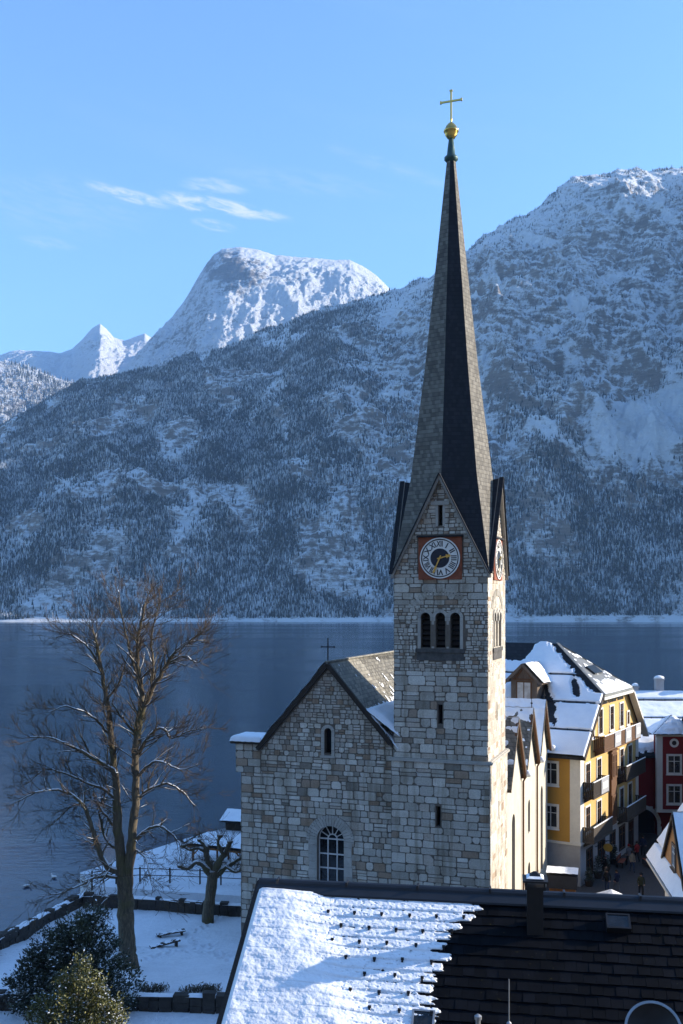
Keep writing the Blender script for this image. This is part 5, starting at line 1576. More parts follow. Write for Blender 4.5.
# ------------------------------------------------------------------ red house at the end of the street
def red_house():
    k = 1.065
    root = empty('red_house', (25.0 * k, 86.0 * k, 22 - 20 * k), -rad(4)); root.scale = (k, k, k)
    tag(root, 'dark red house with white window frames and pavilion roof at the end of the street', 'house')
    ft = lambda u, v, w: (u, -w, v)
    # corner bay x 1.9..4.3 , main front set back
    m = MB(); wall_face(m, lambda u, v, w: (u, 1.0 - w, v), [(-3.6, -1), (14, -1), (14, 7.3), (-3.6, 7.3)], [arch_poly(1.05, -1, 2.6, 1.0, 14)], 0, .8)
    m.box(-3.6, -3.3, 1.0, 12, -1, 7.3); m.box(13.7, 14, 1.0, 12, -1, 7.3); m.box(-3.3, 13.7, 11.7, 12, -1, 7.3)
    m.build('main_wall', M['red_wall'], root)
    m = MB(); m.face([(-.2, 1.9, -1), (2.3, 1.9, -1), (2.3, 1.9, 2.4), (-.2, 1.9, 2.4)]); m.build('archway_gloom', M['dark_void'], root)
    a = MB(); arch_ring(a, lambda u, v, w: (u, 1.0 - w, v), 1.05, 1.0, 1.3, 1.62, -1, .06, 0, 13, .6); a.build('arch_surround', M['white_render'], root)
    b = MB(); b.box(2.05, 5.0, -.2, 1.0, 2.35, 9.0); b.build('corner_bay', M['red_wall'], root)
    c = MB()
    for x in (2.0, 4.45): c.box(x, x + .5, -.26, .2, 2.45, 8.8)
    c.box(1.95, 5.05, -.30, .2, 2.25, 2.5); c.box(-3.6, 1.95, .9, 1.0, 2.32, 2.5); c.box(1.95, 5.05, -.30, .2, 8.75, 9.0)
    c.build('white_pilasters', M['white_render'], root)
    r = MB(); top = Vector((3.52, .9, 10.5)); E = [Vector((1.55, -.65, 8.95)), Vector((5.5, -.65, 8.95)), Vector((5.5, 2.5, 8.95)), Vector((1.55, 2.5, 8.95))]
    for i in range(4): r.face([E[i], E[(i + 1) % 4], top])
    r.face(E)
    rf = r.build('pavilion_roof', M['slate'], root)
    for i in (0, 1, 3):
        p, q = E[i], E[(i + 1) % 4]
        A_ = (q - p).normalized(); mid = (p + q) / 2; Bq = (top - mid); Lq = Bq.length; Bq.normalize(); N_ = A_.cross(Bq); L_ = (q - p).length
        snow_sheet('pavilion_snow', rf, p + N_ * .01, A_, Bq, N_, L_, Lq, 44, 36, lambda a, b, L_=L_, Lq=Lq, i=i: np.where(np.abs(a - L_ / 2) < L_ / 2 * (1 - b / Lq) - .09, .09 + .10 * fbm(a / .4, b / .4, 60 + i, 4), -1))
    bt = lambda u, v, w: (u, -.2 - w, v)
    for v in (5.62, 3.05):
        add_window(root, bt, 3.48, v, 1.05, 1.5, dark_frame='white_paint')
    o = MB(); P = np.linspace(0, 2 * math.pi, 25)[:-1]
    for k in range(24):
        a0, a1 = P[k], P[(k + 1) % 24]
        o.idx([bt(3.48 + r_ * math.cos(q), 8.2 + r_ * math.sin(q), w_) for q in (a0, a1) for r_ in (.2, .38) for w_ in (0, .06)], [(1, 3, 7, 5), (3, 2, 6, 7), (1, 5, 4, 0)])
    ow = o.build('round_window', M['white_paint'], root)
    o = MB(); o.face([bt(3.48 + .2 * math.cos(q), 8.2 + .2 * math.sin(q), .02) for q in P]); o.build('pane', M['glass'], ow)
    for x in (-2.4, -.7): add_window(root, lambda u, v, w: (u, 1.0 - w, v), x, 3.3, .9, 1.5, dark_frame='white_paint')
    # long main roof behind with snow fences
    R_ = MB(); y0, z0, y1, z1 = .35, 7.0, 11.0, 11.7
    R_.face([(-4.2, y0, z0), (15, y0, z0), (15, y1, z1), (-4.2, y1, z1)]); R_.face([(-4.2, y1, z1), (15, y1, z1), (15, 22, z0), (-4.2, 22, z0)])
    R_.face([(-4.2, y0, z0 - .2), (15, y0, z0 - .2), (15, y0, z0), (-4.2, y0, z0)]); R_.face([(-4.2, y0, z0 - .2), (-4.2, y1, z1 - .2), (-4.2, y1, z1), (-4.2, y0, z0)])
    R_.face([(-4.1, 1.5, 6.5), (-4.1, 21, 6.5), (-4.1, 11, z1 - .1)])
    mr = R_.build('main_roof', M['slate'], root)
    Bv = Vector((0, y1 - y0, z1 - z0)); Ls = Bv.length; Bv.normalize(); Nv = Vector((0, -Bv.z, Bv.y))
    fen = (3.3, 6.2, 9.6)
    def hs(a, b):
        h_ = .2 + .04 * fbm(a / 1.5, b, 91, 3)
        for f, wd in zip(fen, (.13, .16, .26)): h_ = np.where(np.abs(b - f) < wd, -.05, h_)
        h_ = np.where(b > Ls - .25, -.05, h_)
        return h_ - .5 * sstep(.9, .3, b + .8 * fbm(a / .6, b / .5, 92, 3)) * (a < 7)
    snow_sheet('roof_snow', root, (-4.2, y0, z0 + .01), (1, 0, 0), Bv, Nv, 19.2, Ls, 150, 110, hs)
    for f in fen:
        q = MB(); o_ = Vector((0, y0, z0)) + Bv * f
        q.path([Vector((-4.2, 0, 0)) + o_ + Nv * .2, Vector((15, 0, 0)) + o_ + Nv * .2], [.04] * 2, 5)
        for x in np.arange(-4, 15, 1.0): q.bar(Vector((x, 0, 0)) + o_, Vector((x, 0, 0)) + o_ + Nv * .26, .05, .03)
        q.build('snow_fence', M['black_metal'], root)
    for x, w, h in ((4.55, .75, 1.1), (8.0, .9, .8), (2.4, .5, .35)):
        q = MB(); q.box(x, x + w, 10.6, 11.4, 11.2, 11.7 + h); q.box(x - .08, x + w + .08, 10.52, 11.48, 11.7 + h, 11.8 + h); k = q.build('chimney', M['grey_render'], root)
        q = MB(); q.lathe([(.62 * w, 0), (.66 * w, .1), (.45 * w, .22), (.1, .28)], 10, (x + w / 2, 11, 11.81 + h)); q.build('chimney_snow', M['snow'], k, True)


red_house()


# ------------------------------------------------------------------ gabled timber house, lower right
def timber_house():
    root = empty('timber_house', (17.07, 55.5, 2.0), -rad(8.4))
    tag(root, 'timber house with steep snowy roof and brown boarded cross gable at the right edge', 'house')
    k = 1.5; ye, yn = 0.0, -15.0; xr = 4.6; zr = 6 + k * xr
    r = MB()
    for s in (0, 1):
        X = (lambda x: x) if s == 0 else (lambda x: 2 * xr - x)
        r.face([(X(0), ye, 6), (X(xr), ye, zr), (X(xr), yn, zr), (X(0), yn, 6)])
        r.face([(X(0), ye, 5.84), (X(xr), ye, zr - .16), (X(xr), yn, zr - .16), (X(0), yn, 5.84)])
        for y in (ye, yn): r.face([(X(0), y, 6), (X(xr), y, zr), (X(xr), y, zr - .16), (X(0), y, 5.84)])
        r.face([(X(0), ye, 6), (X(0), yn, 6), (X(0), yn, 5.84), (X(0), ye, 5.84)])
    r.build('roof', M['slate'], root)
    w = MB(); w.box(.75, 2 * xr - .75, yn + .6, ye - .6, -2, 6.9); 
    for y in (ye - .6, yn + .6): w.face([(.75, y, 6.9), (2 * xr - .75, y, 6.9), (xr, y, zr - .3)])
    w.build('house_wall', M['white_render'], root)
    for yv in (ye + .03, yn - .03):
        v = MB(); v.bar((-.02, yv, 5.9), (xr, yv, zr - .08), .3, .12, up=(0, 1, 0)); v.build('verge_board', M['dark_wood'], root)
    Bv = Vector((1, 0, k)).normalized(); Nv = Vector((-k, 0, 1)).normalized(); L_ = math.hypot(xr, xr * k)
    y0, ya, y1, zf, za, xf = -8.7, -5.85, -3.0, 6.9, 9.5, .35
    def clear(a, b):
        # leave room for the cross gable
        y = ye - a; z = 6 + b * Bv.z
        top = np.where(np.abs(y - ya) < 2.85, zf + (za - zf) * (1 - np.abs(y - ya) / 2.85), 0)
        return z > top + .1
    snow_sheet('roof_snow', root, (0, ye - .03, 6.02), (0, -1, 0), Bv, Nv, 14.9, L_, 150, 90,
               lambda a, b: np.where(clear(a, b) | (b < .9), .2 + .05 * fbm(a, b, 17, 3) - .4 * (np.abs(b - .95) < .06), -1))
    g = MB(); g.face([(xf, y0, zf - .7), (xf, y1, zf - .7), (xf, y1, zf), (xf, ya, za), (xf, y0, zf)])
    y = y0 + .05
    while y < y1 - .1:
        top = zf + (za - zf) * (1 - abs(y + .08 - ya) / 2.85) - .12
        if top > zf - .6: g.box(xf - .03, xf - .002, y, y + .17, zf - .7, top)
        y += .185
    g.build('gable_boarding', M['orange_wood'], root)
    cr = MB(); xe = xf - .13
    for e in (y0 - .25, y1 + .25):
        ze = zf - .22
        cr.face([(xe, ya, za + .1), (xe, e, ze), ((ze - 6) / k + .1, e, ze), ((za - 6) / k + .3, ya, za + .1)])
        cr.face([(xe, ya, za - .06), (xe, e, ze - .16), ((ze - 6) / k + .1, e, ze - .16), ((za - 6) / k + .3, ya, za - .06)])
        cr.bar((xe - .02, ya, za), (xe - .02, e, ze - .1), .2, .06, up=(1, 0, 0))
    c = cr.build('cross_gable_roof', M['dark_wood'], root)
    for e, sg in ((y0 - .25, -1), (y1 + .25, 1)):
        Bq = Vector((0, e - ya, zf - .22 - za - .1)); Lq = Bq.length; Bq.normalize(); Nq = Vector((0, sg * abs(Bq.z), abs(Bq.y)))
        snow_sheet('gable_snow', c, (xe + .02, ya, za + .11), (1, 0, 0), Bq, Nq, 2.6, Lq, 40, 40,
                   lambda a, b: np.where(a < .45 + 2.3 * (1 - b / Lq), .17 + .05 * fbm(a * 1.4, b * 1.4, 23, 3), -1))
    gt = MB(); gt.path([(-.08, ye, 5.86), (-.08, yn, 5.86)], [.1, .1], 8); gt.build('gutter', M['zinc'], root)
    T = lambda u, v_, w_: (xf - .03 - w_, -u, v_)
    add_window(root, T, -ya, zf + .1, .8, 1.0, dark_frame='white_paint', frame='grey_wood')


timber_house()


# ------------------------------------------------------------------ stall beside the church
def stall():
    root = empty('market_stall', (14.75, 71.0, .7), -rad(15))
    tag(root, 'wooden stall with honey coloured boards and charcoal awning under snow beside the church', 'stall')
    b = MB(); b.box(0, 1.8, 0, 1.2, -.6, 1.35)
    x = 0
    while x < 1.75: b.box(x, x + .15, -.03, -.001, -.6, 1.35); x += .165
    b.build('front_boarding', M['orange_wood'], root)
    for x in (0, 1.7):
        for y in (0, 1.1):
            c = MB(); c.box(x, x + .1, y, y + .1, 1.35, 2.3); c.build('post', M['dark_wood'], root)
    a = MB(); a.box(-.15, 1.95, -.55, -.50, 1.35, 2.25); a.box(-.15, -.1, -.5, 1.0, 1.6, 2.25); a.box(1.9, 1.95, -.5, 1.0, 1.6, 2.25); a.box(-.15, 1.95, -.49, 1.0, 2.2, 2.26)
    a.build('awning', M['awning'], root)
    snow_sheet('awning_snow', root, (-.2, -.6, 2.262), (1, 0, 0), (0, 1, .06), (0, 0, 1), 2.2, 1.5, 40, 30,
               lambda x, y: .20 + .05 * fbm(x * 2, y * 2, 12, 3))
    return root


stall()


# ------------------------------------------------------------------ unseen house, added across the street to shade it
def street_shade_house():
    root = empty('corner_shade_house', (31.1, 84.7, .7), -rad(6))
    tag(root, 'unseen tall pale house added opposite the hotel to shade its front', 'house')
    w = MB(); w.box(0, 9, 0, 9, -1, 9.5); w.build('house_wall', M['white_render'], root)
    r = MB()
    for s in (-1, 1):
        r.face([(-.5, 4.5, 13), (9.5, 4.5, 13), (9.5, 4.5 + s * 5.1, 9.2), (-.5, 4.5 + s * 5.1, 9.2)])
    r.face([(0, 0, 9.5), (0, 9, 9.5), (0, 4.5, 12.9)]); r.face([(9, 0, 9.5), (9, 9, 9.5), (9, 4.5, 12.9)])
    r.build('roof', M['slate'], root)
    T = lambda u, v, ww: (-ww, u, v)
    for u in (1.8, 4.5, 7.2):
        for v in (1, 4, 7): add_window(root, T, u, v, 1, 1.5)


street_shade_house()


def garden_shade_house():  # out of view, added and sized to keep sun off garden and trunk
    root = empty('tall_shade_house', (29.5, 46.5, 2.0), 0)
    tag(root, 'unseen tall house with a steep roof added at the right to shade the garden', 'house')
    w = MB(); w.box(0, 10, 0, 10.3, -2, 18); w.build('house_wall', M['white_render'], root)
    r = MB()
    for s in (-1, 1):
        r.face([(5, -.5, 25.5), (5, 10.47, 25.5), (5 + s * 5.6, 10.47, 17.3), (5 + s * 5.6, -.5, 17.3)])
    r.face([(0, 0, 18), (10, 0, 18), (5, 0, 25.2)]); r.face([(0, 10.3, 18), (10, 10.3, 18), (5, 10.3, 25.2)])
    r.build('roof', M['slate'], root)
    T = lambda u, v, ww: (-ww, u, v)
    for u in (1.5, 4.9, 8.3):
        for v in (5, 9, 13.2): add_window(root, T, u, v, 1, 1.6)


garden_shade_house()


def low_shade_house():  # added out of view so that the street lies in shade
    root = empty('low_shade_house', (29.6, 64.0, .7), 0)
    tag(root, 'unseen low pale house added along the right side of the street to shade it', 'house')
    w = MB(); w.box(0, 8.5, 0, 18.5, -1, 6); w.build('house_wall', M['white_render'], root)
    r = MB()
    for s in (-1, 1): r.face([(4.25, -.4, 9.3), (4.25, 18.9, 9.3), (4.25 + s * 4.8, 18.9, 5.7), (4.25 + s * 4.8, -.4, 5.7)])
    r.face([(0, 0, 6), (8.5, 0, 6), (4.25, 0, 9.2)]); r.face([(0, 18.5, 6), (8.5, 18.5, 6), (4.25, 18.5, 9.2)])
    r.build('roof', M['slate'], root)
    T = lambda u, v, ww: (-ww, u, v)
    for u in (2, 5, 8, 11, 14, 17):
        for v in (.9, 3.8): add_window(root, T, u, v, .9, 1.3)


low_shade_house()


# ------------------------------------------------------------------ people in the street
def person(name_label, loc, facing, coat, legs, stride=.25, arm=.2, lean=0, hat=None, s=1.0, group=None):
    """one continuous skinned body: trunk, neck, head, arms and striding legs; hair is a child"""
    J = {'pelvis': (0, 0, .93), 'waist': (0, .01, 1.08), 'chest': (0, .02 + lean * .3, 1.30), 'neckb': (0, .01 + lean * .4, 1.47), 'neck': (0, .02 + lean * .45, 1.53), 'head': (0, .04 + lean * .5, 1.63), 'crown': (0, .03 + lean * .5, 1.72),
         'shL': (-.17, .01 + lean * .38, 1.42), 'elL': (-.25, -arm * .5, 1.15), 'wrL': (-.24, arm * .3, .93), 'haL': (-.235, arm * .45, .84),
         'shR': (.17, .01 + lean * .38, 1.42), 'elR': (.25, .0 + arm * .2, 1.14), 'wrR': (.22, arm + .06, .98), 'haR': (.20, arm + .13, .92),
         'hiL': (-.09, 0, .88), 'knL': (-.10, stride * .5 + .04, .50), 'anL': (-.10, stride * .55, .09), 'toL': (-.11, stride * .55 + .17, .04),
         'hiR': (.09, 0, .88), 'knR': (.10, -stride * .25 + .05, .50), 'anR': (.10, -stride * .75, .10), 'toR': (.11, -stride * .75 + .17, .04)}
    Rr = {'pelvis': (.17, .13), 'waist': (.16, .12), 'chest': (.19, .13), 'neckb': (.085, .075), 'neck': (.055, .055), 'head': (.085, .105), 'crown': (.06, .075),
          'sh': (.075, .075), 'el': (.055, .055), 'wr': (.042, .042), 'ha': (.04, .03), 'hi': (.105, .105), 'kn': (.072, .072), 'an': (.05, .05), 'to': (.04, .03)}
    Ed = [('pelvis', 'waist'), ('waist', 'chest'), ('chest', 'neckb'), ('neckb', 'neck'), ('neck', 'head'), ('head', 'crown')]
    for q in 'LR':
        Ed += [('chest', 'sh' + q), ('sh' + q, 'el' + q), ('el' + q, 'wr' + q), ('wr' + q, 'ha' + q), ('pelvis', 'hi' + q), ('hi' + q, 'kn' + q), ('kn' + q, 'an' + q), ('an' + q, 'to' + q)]
    names = list(J)
    me = bpy.data.meshes.new('body'); me.from_pydata([J[k] for k in names], [(names.index(a), names.index(b)) for a, b in Ed], [])
    o = bpy.data.objects.new('body', me); COL.objects.link(o)
    sk = o.modifiers.new('skin', 'SKIN'); sk.use_smooth_shade = True
    for i, k in enumerate(names):
        r_ = Rr.get(k) or Rr[k[:2]]
        me.skin_vertices[0].data[i].radius = r_
        me.skin_vertices[0].data[i].use_root = (k == 'pelvis')
    sb = o.modifiers.new('sub', 'SUBSURF'); sb.levels = 1
    dg = bpy.context.evaluated_depsgraph_get()
    m2 = bpy.data.meshes.new_from_object(o.evaluated_get(dg)); bpy.data.objects.remove(o)
    m2.name = 'person'
    m2.materials.clear()
    for m in (M['cloth_' + coat], M['cloth_' + legs], M['skin'], M['cloth_black']): m2.materials.append(m)
    for p in m2.polygons:
        c = p.center
        if c.z > 1.52: p.material_index = 2
        elif c.z < .11: p.material_index = 3
        elif c.z < .86 and abs(c.x) < .185 and not (c.y > arm + .02 and c.z > .78): p.material_index = 1
        elif abs(c.x) > .15 and c.z < .955: p.material_index = 2
        else: p.material_index = 0
        p.use_smooth = True
    b = bpy.data.objects.new('person', m2); COL.objects.link(b)
    b.location = loc; b.rotation_euler = (0, 0, facing); b.scale = (s, s, s)
    tag(b, name_label, 'person', group)
    h = MB()
    hy = .04 + lean * .5
    h.lathe([(.098, -.02), (.112, .04), (.100, .10), (.06, .14), (.01, .155)], 12, (0, hy - .012, 1.63))
    if hat: h.lathe([(.118, .04), (.12, .07), (.112, .10), (.07, .165), (.02, .18)], 12, (0, hy - .01, 1.63), 1)
    h.build('hair' if not hat else 'woolly_hat', [M['hair'], M['cloth_' + (hat or 'black')]], b, True)
    n = MB(); n.lathe([(.002, .035), (.016, .0), (.002, -.012)], 6, (0, hy + .115, 1.615)); n.build('nose', M['skin'], b)
    return b


for lab, px, py, fc, coat, legs, st, hat, s in (
        ('person in a black coat standing nearest to the camera in the street', 607, 893, 2.6, 'black', 'jeans', .1, None, 1.02),
        ('person in a navy jacket and grey trousers walking beside the black coated one', 617, 893, .4, 'navy', 'grey', .4, None, .98),
        ('person in an olive jacket walking alone on the right of the street', 641, 897, 3.0, 'olive', 'black', .35, 'black', 1.0),
        ('person in a red jacket far up the street under the archway side', 637, 862, .2, 'red', 'black', .3, None, .97),
        ('person in a grey coat and red hat walking up the street', 629, 866, .1, 'grey', 'black', .35, 'red', 1.0),
        ('person in a beige coat walking down the middle of the street', 632, 872, 3.2, 'beige', 'jeans', .3, None, .95),
        ('person in a black jacket and beige trousers by the hotel wall', 606, 878, 1.4, 'black', 'beige', .05, 'grey', 1.0),
        ('person in navy coat and black trousers deep in the shade near the arch', 643, 856, 2.9, 'navy', 'black', .2, None, 1.0)):
    g = ground_at(px, py, .7)
    person(lab, (g.x, g.y, .7), fc, coat, legs, st, .2, 0, hat, s, 'people walking in the street')


# white sunshade and benches, tubs along the hotel
def parasol():
    g = at(611, 889, 62.5)
    root = empty('parasol', (g.x, 62.5, .7)); tag(root, 'white market parasol dusted with snow at the near end of the street', 'parasol')
    z = g.z - .7
    p = MB(); p.path([(0, 0, -.0), (0, 0, z)], [.03, .03], 8); p.lathe([(.3, 0), (.3, .06), (.05, .1)], 12); p.build('pole', M['grey_wood'], root)
    c = MB(); n = 8; R0 = 1.35
    for k in range(n):
        a, b = 2 * math.pi * k / n, 2 * math.pi * (k + 1) / n
        c.face([(R0 * math.cos(a), R0 * math.sin(a), z - .6), (R0 * math.cos(b), R0 * math.sin(b), z - .6), (0, 0, z)])
        c.face([(R0 * math.cos(a), R0 * math.sin(a), z - .6), (R0 * math.cos(b), R0 * math.sin(b), z - .6), (R0 * math.cos(b), R0 * math.sin(b), z - .78), (R0 * math.cos(a), R0 * math.sin(a), z - .78)])
    c.build('canopy', M['white_canvas'], root)


parasol()


def planter(i, px, py, label, h):
    g = ground_at(px, py, .7)
    root = empty('planter', (g.x, g.y, .7), R(0, 3)); tag(root, label, 'planter', 'planters along the hotel wall')
    t = MB(); t.lathe([(.26, 0), (.36, .45), (.33, .45), (.28, .40)], 12); t.build('tub', M['dark_wood'], root)
    f = MB()
    for k in range(420):
        z = .4 + h * random.random() ** .8; r = .42 * (1 - .55 * (z - .4) / h) * math.sqrt(random.random()); a = R(0, 6.28)
        c = Vector((r * math.cos(a), r * math.sin(a), z)); u = Vector((R(-1, 1), R(-1, 1), R(-.4, 1))).normalized(); v = u.cross(Vector((R(-1, 1), R(-1, 1), R(-1, 1)))).normalized()
        f.face([c - u * .09, c + v * .03, c + u * .09, c - v * .03], 0, random.random())
    f.build('foliage', M['leaf_dark'], root)


for i, (px, py, h, lab) in enumerate(((589, 886, 1.0, 'evergreen in a tub nearest along the hotel wall'), (598, 878, 1.3, 'tall evergreen tub second from the near corner of the hotel'),
                                      (606, 871, .9, 'low evergreen tub below the middle of the hotel front'), (614, 864, 1.2, 'farthest evergreen tub along the hotel wall'))):
    planter(i, px, py, lab, h)


def bench(px, py, rz, col, label, group='street benches'):
    g = ground_at(px, py, .7)
    root = empty('bench', (g.x, g.y, .7), rz); tag(root, label, 'bench', group)
    s = MB()
    for k in range(3): s.box(-.8, .8, -.22 + k * .15, -.09 + k * .15, .43, .47)
    s.build('seat', M[col], root)
    b = MB()
    for k in range(2): b.box(-.8, .8, .24, .28, .58 + k * .16, .70 + k * .16)
    b.build('backrest', M[col], root)
    for x in (-.7, .64):
        l = MB(); l.box(x, x + .06, -.2, -.14, 0, .43); l.box(x, x + .06, .22, .28, 0, .88); l.build('leg', M['iron'], root)


bench(622, 866, 1.1, 'red_ochre', 'red painted street bench on the left side of the street')
bench(648, 866, -1.5, 'red_ochre', 'red painted street bench on the right side of the street')
# ------------------------------------------------------------------ garden: trees, shrubs, walls
def limb_points(pts, d0, d1, wob=.0):
    n = len(pts); out = []
    for i, (x, y) in enumerate(pts):
        out.append(at(x, y, d0 + (d1 - d0) * i / max(1, n - 1)))
    return out


def smooth_path(P, k=4):
    out = []
    for i in range(len(P) - 1):
        p0, p1, p2, p3 = P[max(i - 1, 0)], P[i], P[i + 1], P[min(i + 2, len(P) - 1)]
        for j in range(k):
            t = j / k
            out.append(.5 * ((2 * p1) + (p2 - p0) * t + (2 * p0 - 5 * p1 + 4 * p2 - p3) * t * t + (3 * p1 - p0 - 3 * p2 + p3) * t ** 3))
    out.append(P[-1].copy())
    return out


def twig(mb, p, d, L, r, lev, mi_fn, droop=.0, spread=.6):
    """a wandering shoot with side shoots"""
    n = 5 if lev > 0 else 4
    P = [p.copy()]; q = p.copy(); dd = d.normalized()
    for i in range(n):
        dd = (dd + Vector((R(-1, 1), R(-1, 1), R(-.8, 1) - droop)) * .20).normalized()
        q = q + dd * (L / n); P.append(q.copy())
    rad_ = [max(.0075, r * (1 - .75 * i / n)) for i in range(n + 1)]
    mb.path(P, rad_, 5 if r > .05 else (4 if r > .02 else 3), mi_fn(r), 1.0 if r > .018 else .35, cap=False)
    if lev <= 0: return
    for k in range(random.randint(3, 5) if lev > 1 else random.randint(3, 6)):
        i = random.randint(1, n)
        ax = (P[i] - P[i - 1]).normalized()
        side = ax.orthogonal().normalized(); side.rotate(Matrix.Rotation(R(0, 6.28), 3, ax))
        nd = (ax * R(.5, 1.0) + side * R(.4, .9) * spread * 1.3 + Vector((0, 0, .18 - droop))).normalized()
        twig(mb, P[i], nd, L * R(.38, .68), rad_[i] * R(.45, .62), lev - 1, mi_fn, droop, spread)


def big_tree():
    B0 = garden_at(128, 968)
    dB = B0.y
    root = empty('bare_tree', B0); inv = B0.copy()
    tag(root, 'tall bare deciduous tree with two stems, snow lying on its limbs, by the lake', 'tree')
    random.seed(21)
    tr = MB(); cr = MB(); mi = lambda r: 0 if r > .03 else 1
    L = lambda pts, a, b: [p - inv for p in smooth_path(limb_points(pts, dB + min(a, a * .4), dB + min(b, b * .4)))]
    def put(pts, a, b, r0, r1, mb, tint=1.0, n=8):
        P = L(pts, a, b); m = len(P)
        P = [p + Vector((R(-1, 1), R(-1, 1), R(-1, 1))) * .04 * (0 < i < m - 1) for i, p in enumerate(P)]
        rr = [(r0 + (r1 - r0) * (i / (m - 1)) ** .8) * R(.93, 1.07) for i in range(m)]
        mb.path(P, rr, n, 0, tint)
        return P, rr
    put([(128, 972), (127, 960), (127, 940), (126, 915), (125.5, 895), (125, 874)], 0, 0, .45, .40, tr, .0, 12)
    put([(129, 985), (128, 966), (127, 950)], 0, 0, .60, .44, tr, .0, 12)
    limbs = []
    stems = [([(124, 886), (121, 860), (118, 830), (117, 800), (114, 765), (111, 735), (107, 700), (101, 668), (97, 645), (92, 628)], 0, .5, .31, .04),
             ([(126, 886), (130, 860), (133, 830), (136, 795), (135, 760), (138, 725), (142, 695), (138, 665), (137, 640), (141, 622), (145, 603)], 0, -.3, .30, .04)]
    for s in stems:
        P, rr = put(*s, tr, .75, 10); limbs.append((P[8:], rr[8:], .9))
    lim = [([(137, 745), (140, 718), (150, 694), (160, 676), (170, 660), (181, 646), (196, 637), (204, 630)], 0, -1.5, .20, .03),
           ([(117, 775), (104, 764), (90, 756), (72, 746), (52, 738), (30, 737)], 0, -1.2, .17, .03),
           ([(120, 872), (108, 866), (97, 845), (90, 822), (80, 800), (58, 790), (36, 792), (18, 801)], 0, -1.0, .20, .025),
           ([(136, 760), (145, 742), (160, 728), (172, 738), (186, 732), (204, 728)], 0, .8, .12, .02),
           ([(133, 842), (146, 830), (160, 826), (174, 836), (182, 848)], 0, -.5, .13, .03),
           ([(136, 800), (152, 788), (168, 784), (182, 792), (196, 806)], 0, 1.5, .11, .02),
           ([(117, 800), (102, 788), (80, 780), (62, 772), (44, 770), (26, 784)], 0, 1.2, .11, .02),
           ([(100, 668), (90, 650), (80, 640), (68, 634), (56, 638)], .3, 1.3, .08, .02),
           ([(140, 690), (134, 664), (127, 640), (121, 612), (118, 590)], 0, .9, .09, .02),
           ([(152, 692), (153, 665), (151, 640), (156, 615), (160, 598)], -.2, -1.2, .09, .02),
           ([(120, 878), (100, 876), (82, 884), (64, 892), (40, 896)], 0, -1.5, .10, .02),
           ([(118, 830), (104, 812), (92, 800), (70, 808), (50, 826)], 0, 1.6, .10, .02),
           ([(110, 735), (98, 722), (84, 712), (66, 706), (48, 712)], .3, -.6, .09, .02),
           ([(137, 735), (120, 715), (112, 702)], 0, -.7, .09, .025),
           ([(107, 700), (118, 684), (124, 668), (128, 652)], .3, 1.0, .08, .02),
           ([(136, 780), (150, 764), (164, 762), (180, 770), (198, 764)], 0, -1.8, .10, .02),
           ([(170, 662), (184, 656), (196, 662), (206, 654)], -1.1, -2.0, .06, .015),
           ([(118, 850), (106, 838), (100, 815), (104, 790), (98, 770)], 0, 2.2, .10, .02),
           ([(134, 850), (146, 858), (150, 880), (158, 890)], 0, -1.6, .07, .015),
           ([(114, 860), (104, 880), (108, 896), (100, 905)], 0, -1.8, .06, .015)]
    for s in lim:
        P, rr = put(*s, tr, 1.0, 7); limbs.append((P, rr, 1.0))
    tr.build('trunk', [M['bark'], M['twig']], root, True)
    for P, rr, w in limbs:
        m = len(P); tot = sum((P[i + 1] - P[i]).length for i in range(m - 1))
        k = int(tot * 5.0)
        for j in range(k):
            i = min(m - 1, 1 + int((m - 1) * (j / k) ** .8))
            ax = (P[i] - P[i - 1]).normalized(); side = ax.orthogonal().normalized(); side.rotate(Matrix.Rotation(R(0, 6.28), 3, ax))
            out = Vector((P[i].x, P[i].y, 0)); out = out.normalized() if out.length > .5 else Vector((0, 0, 0))
            low = P[i].z < 9
            d = (ax * .5 + side * .9 + out * .35 + Vector((0, 0, .05 if low else .35))).normalized()
            ln = R(.6, 1.7)
            twig(cr, P[i], d, ln, min(rr[i] * .55, .028 + .016 * ln), 2, mi, .18 if low else -.05)
    cr.build('crown', [M['bark'], M['twig']], root, True)


big_tree()


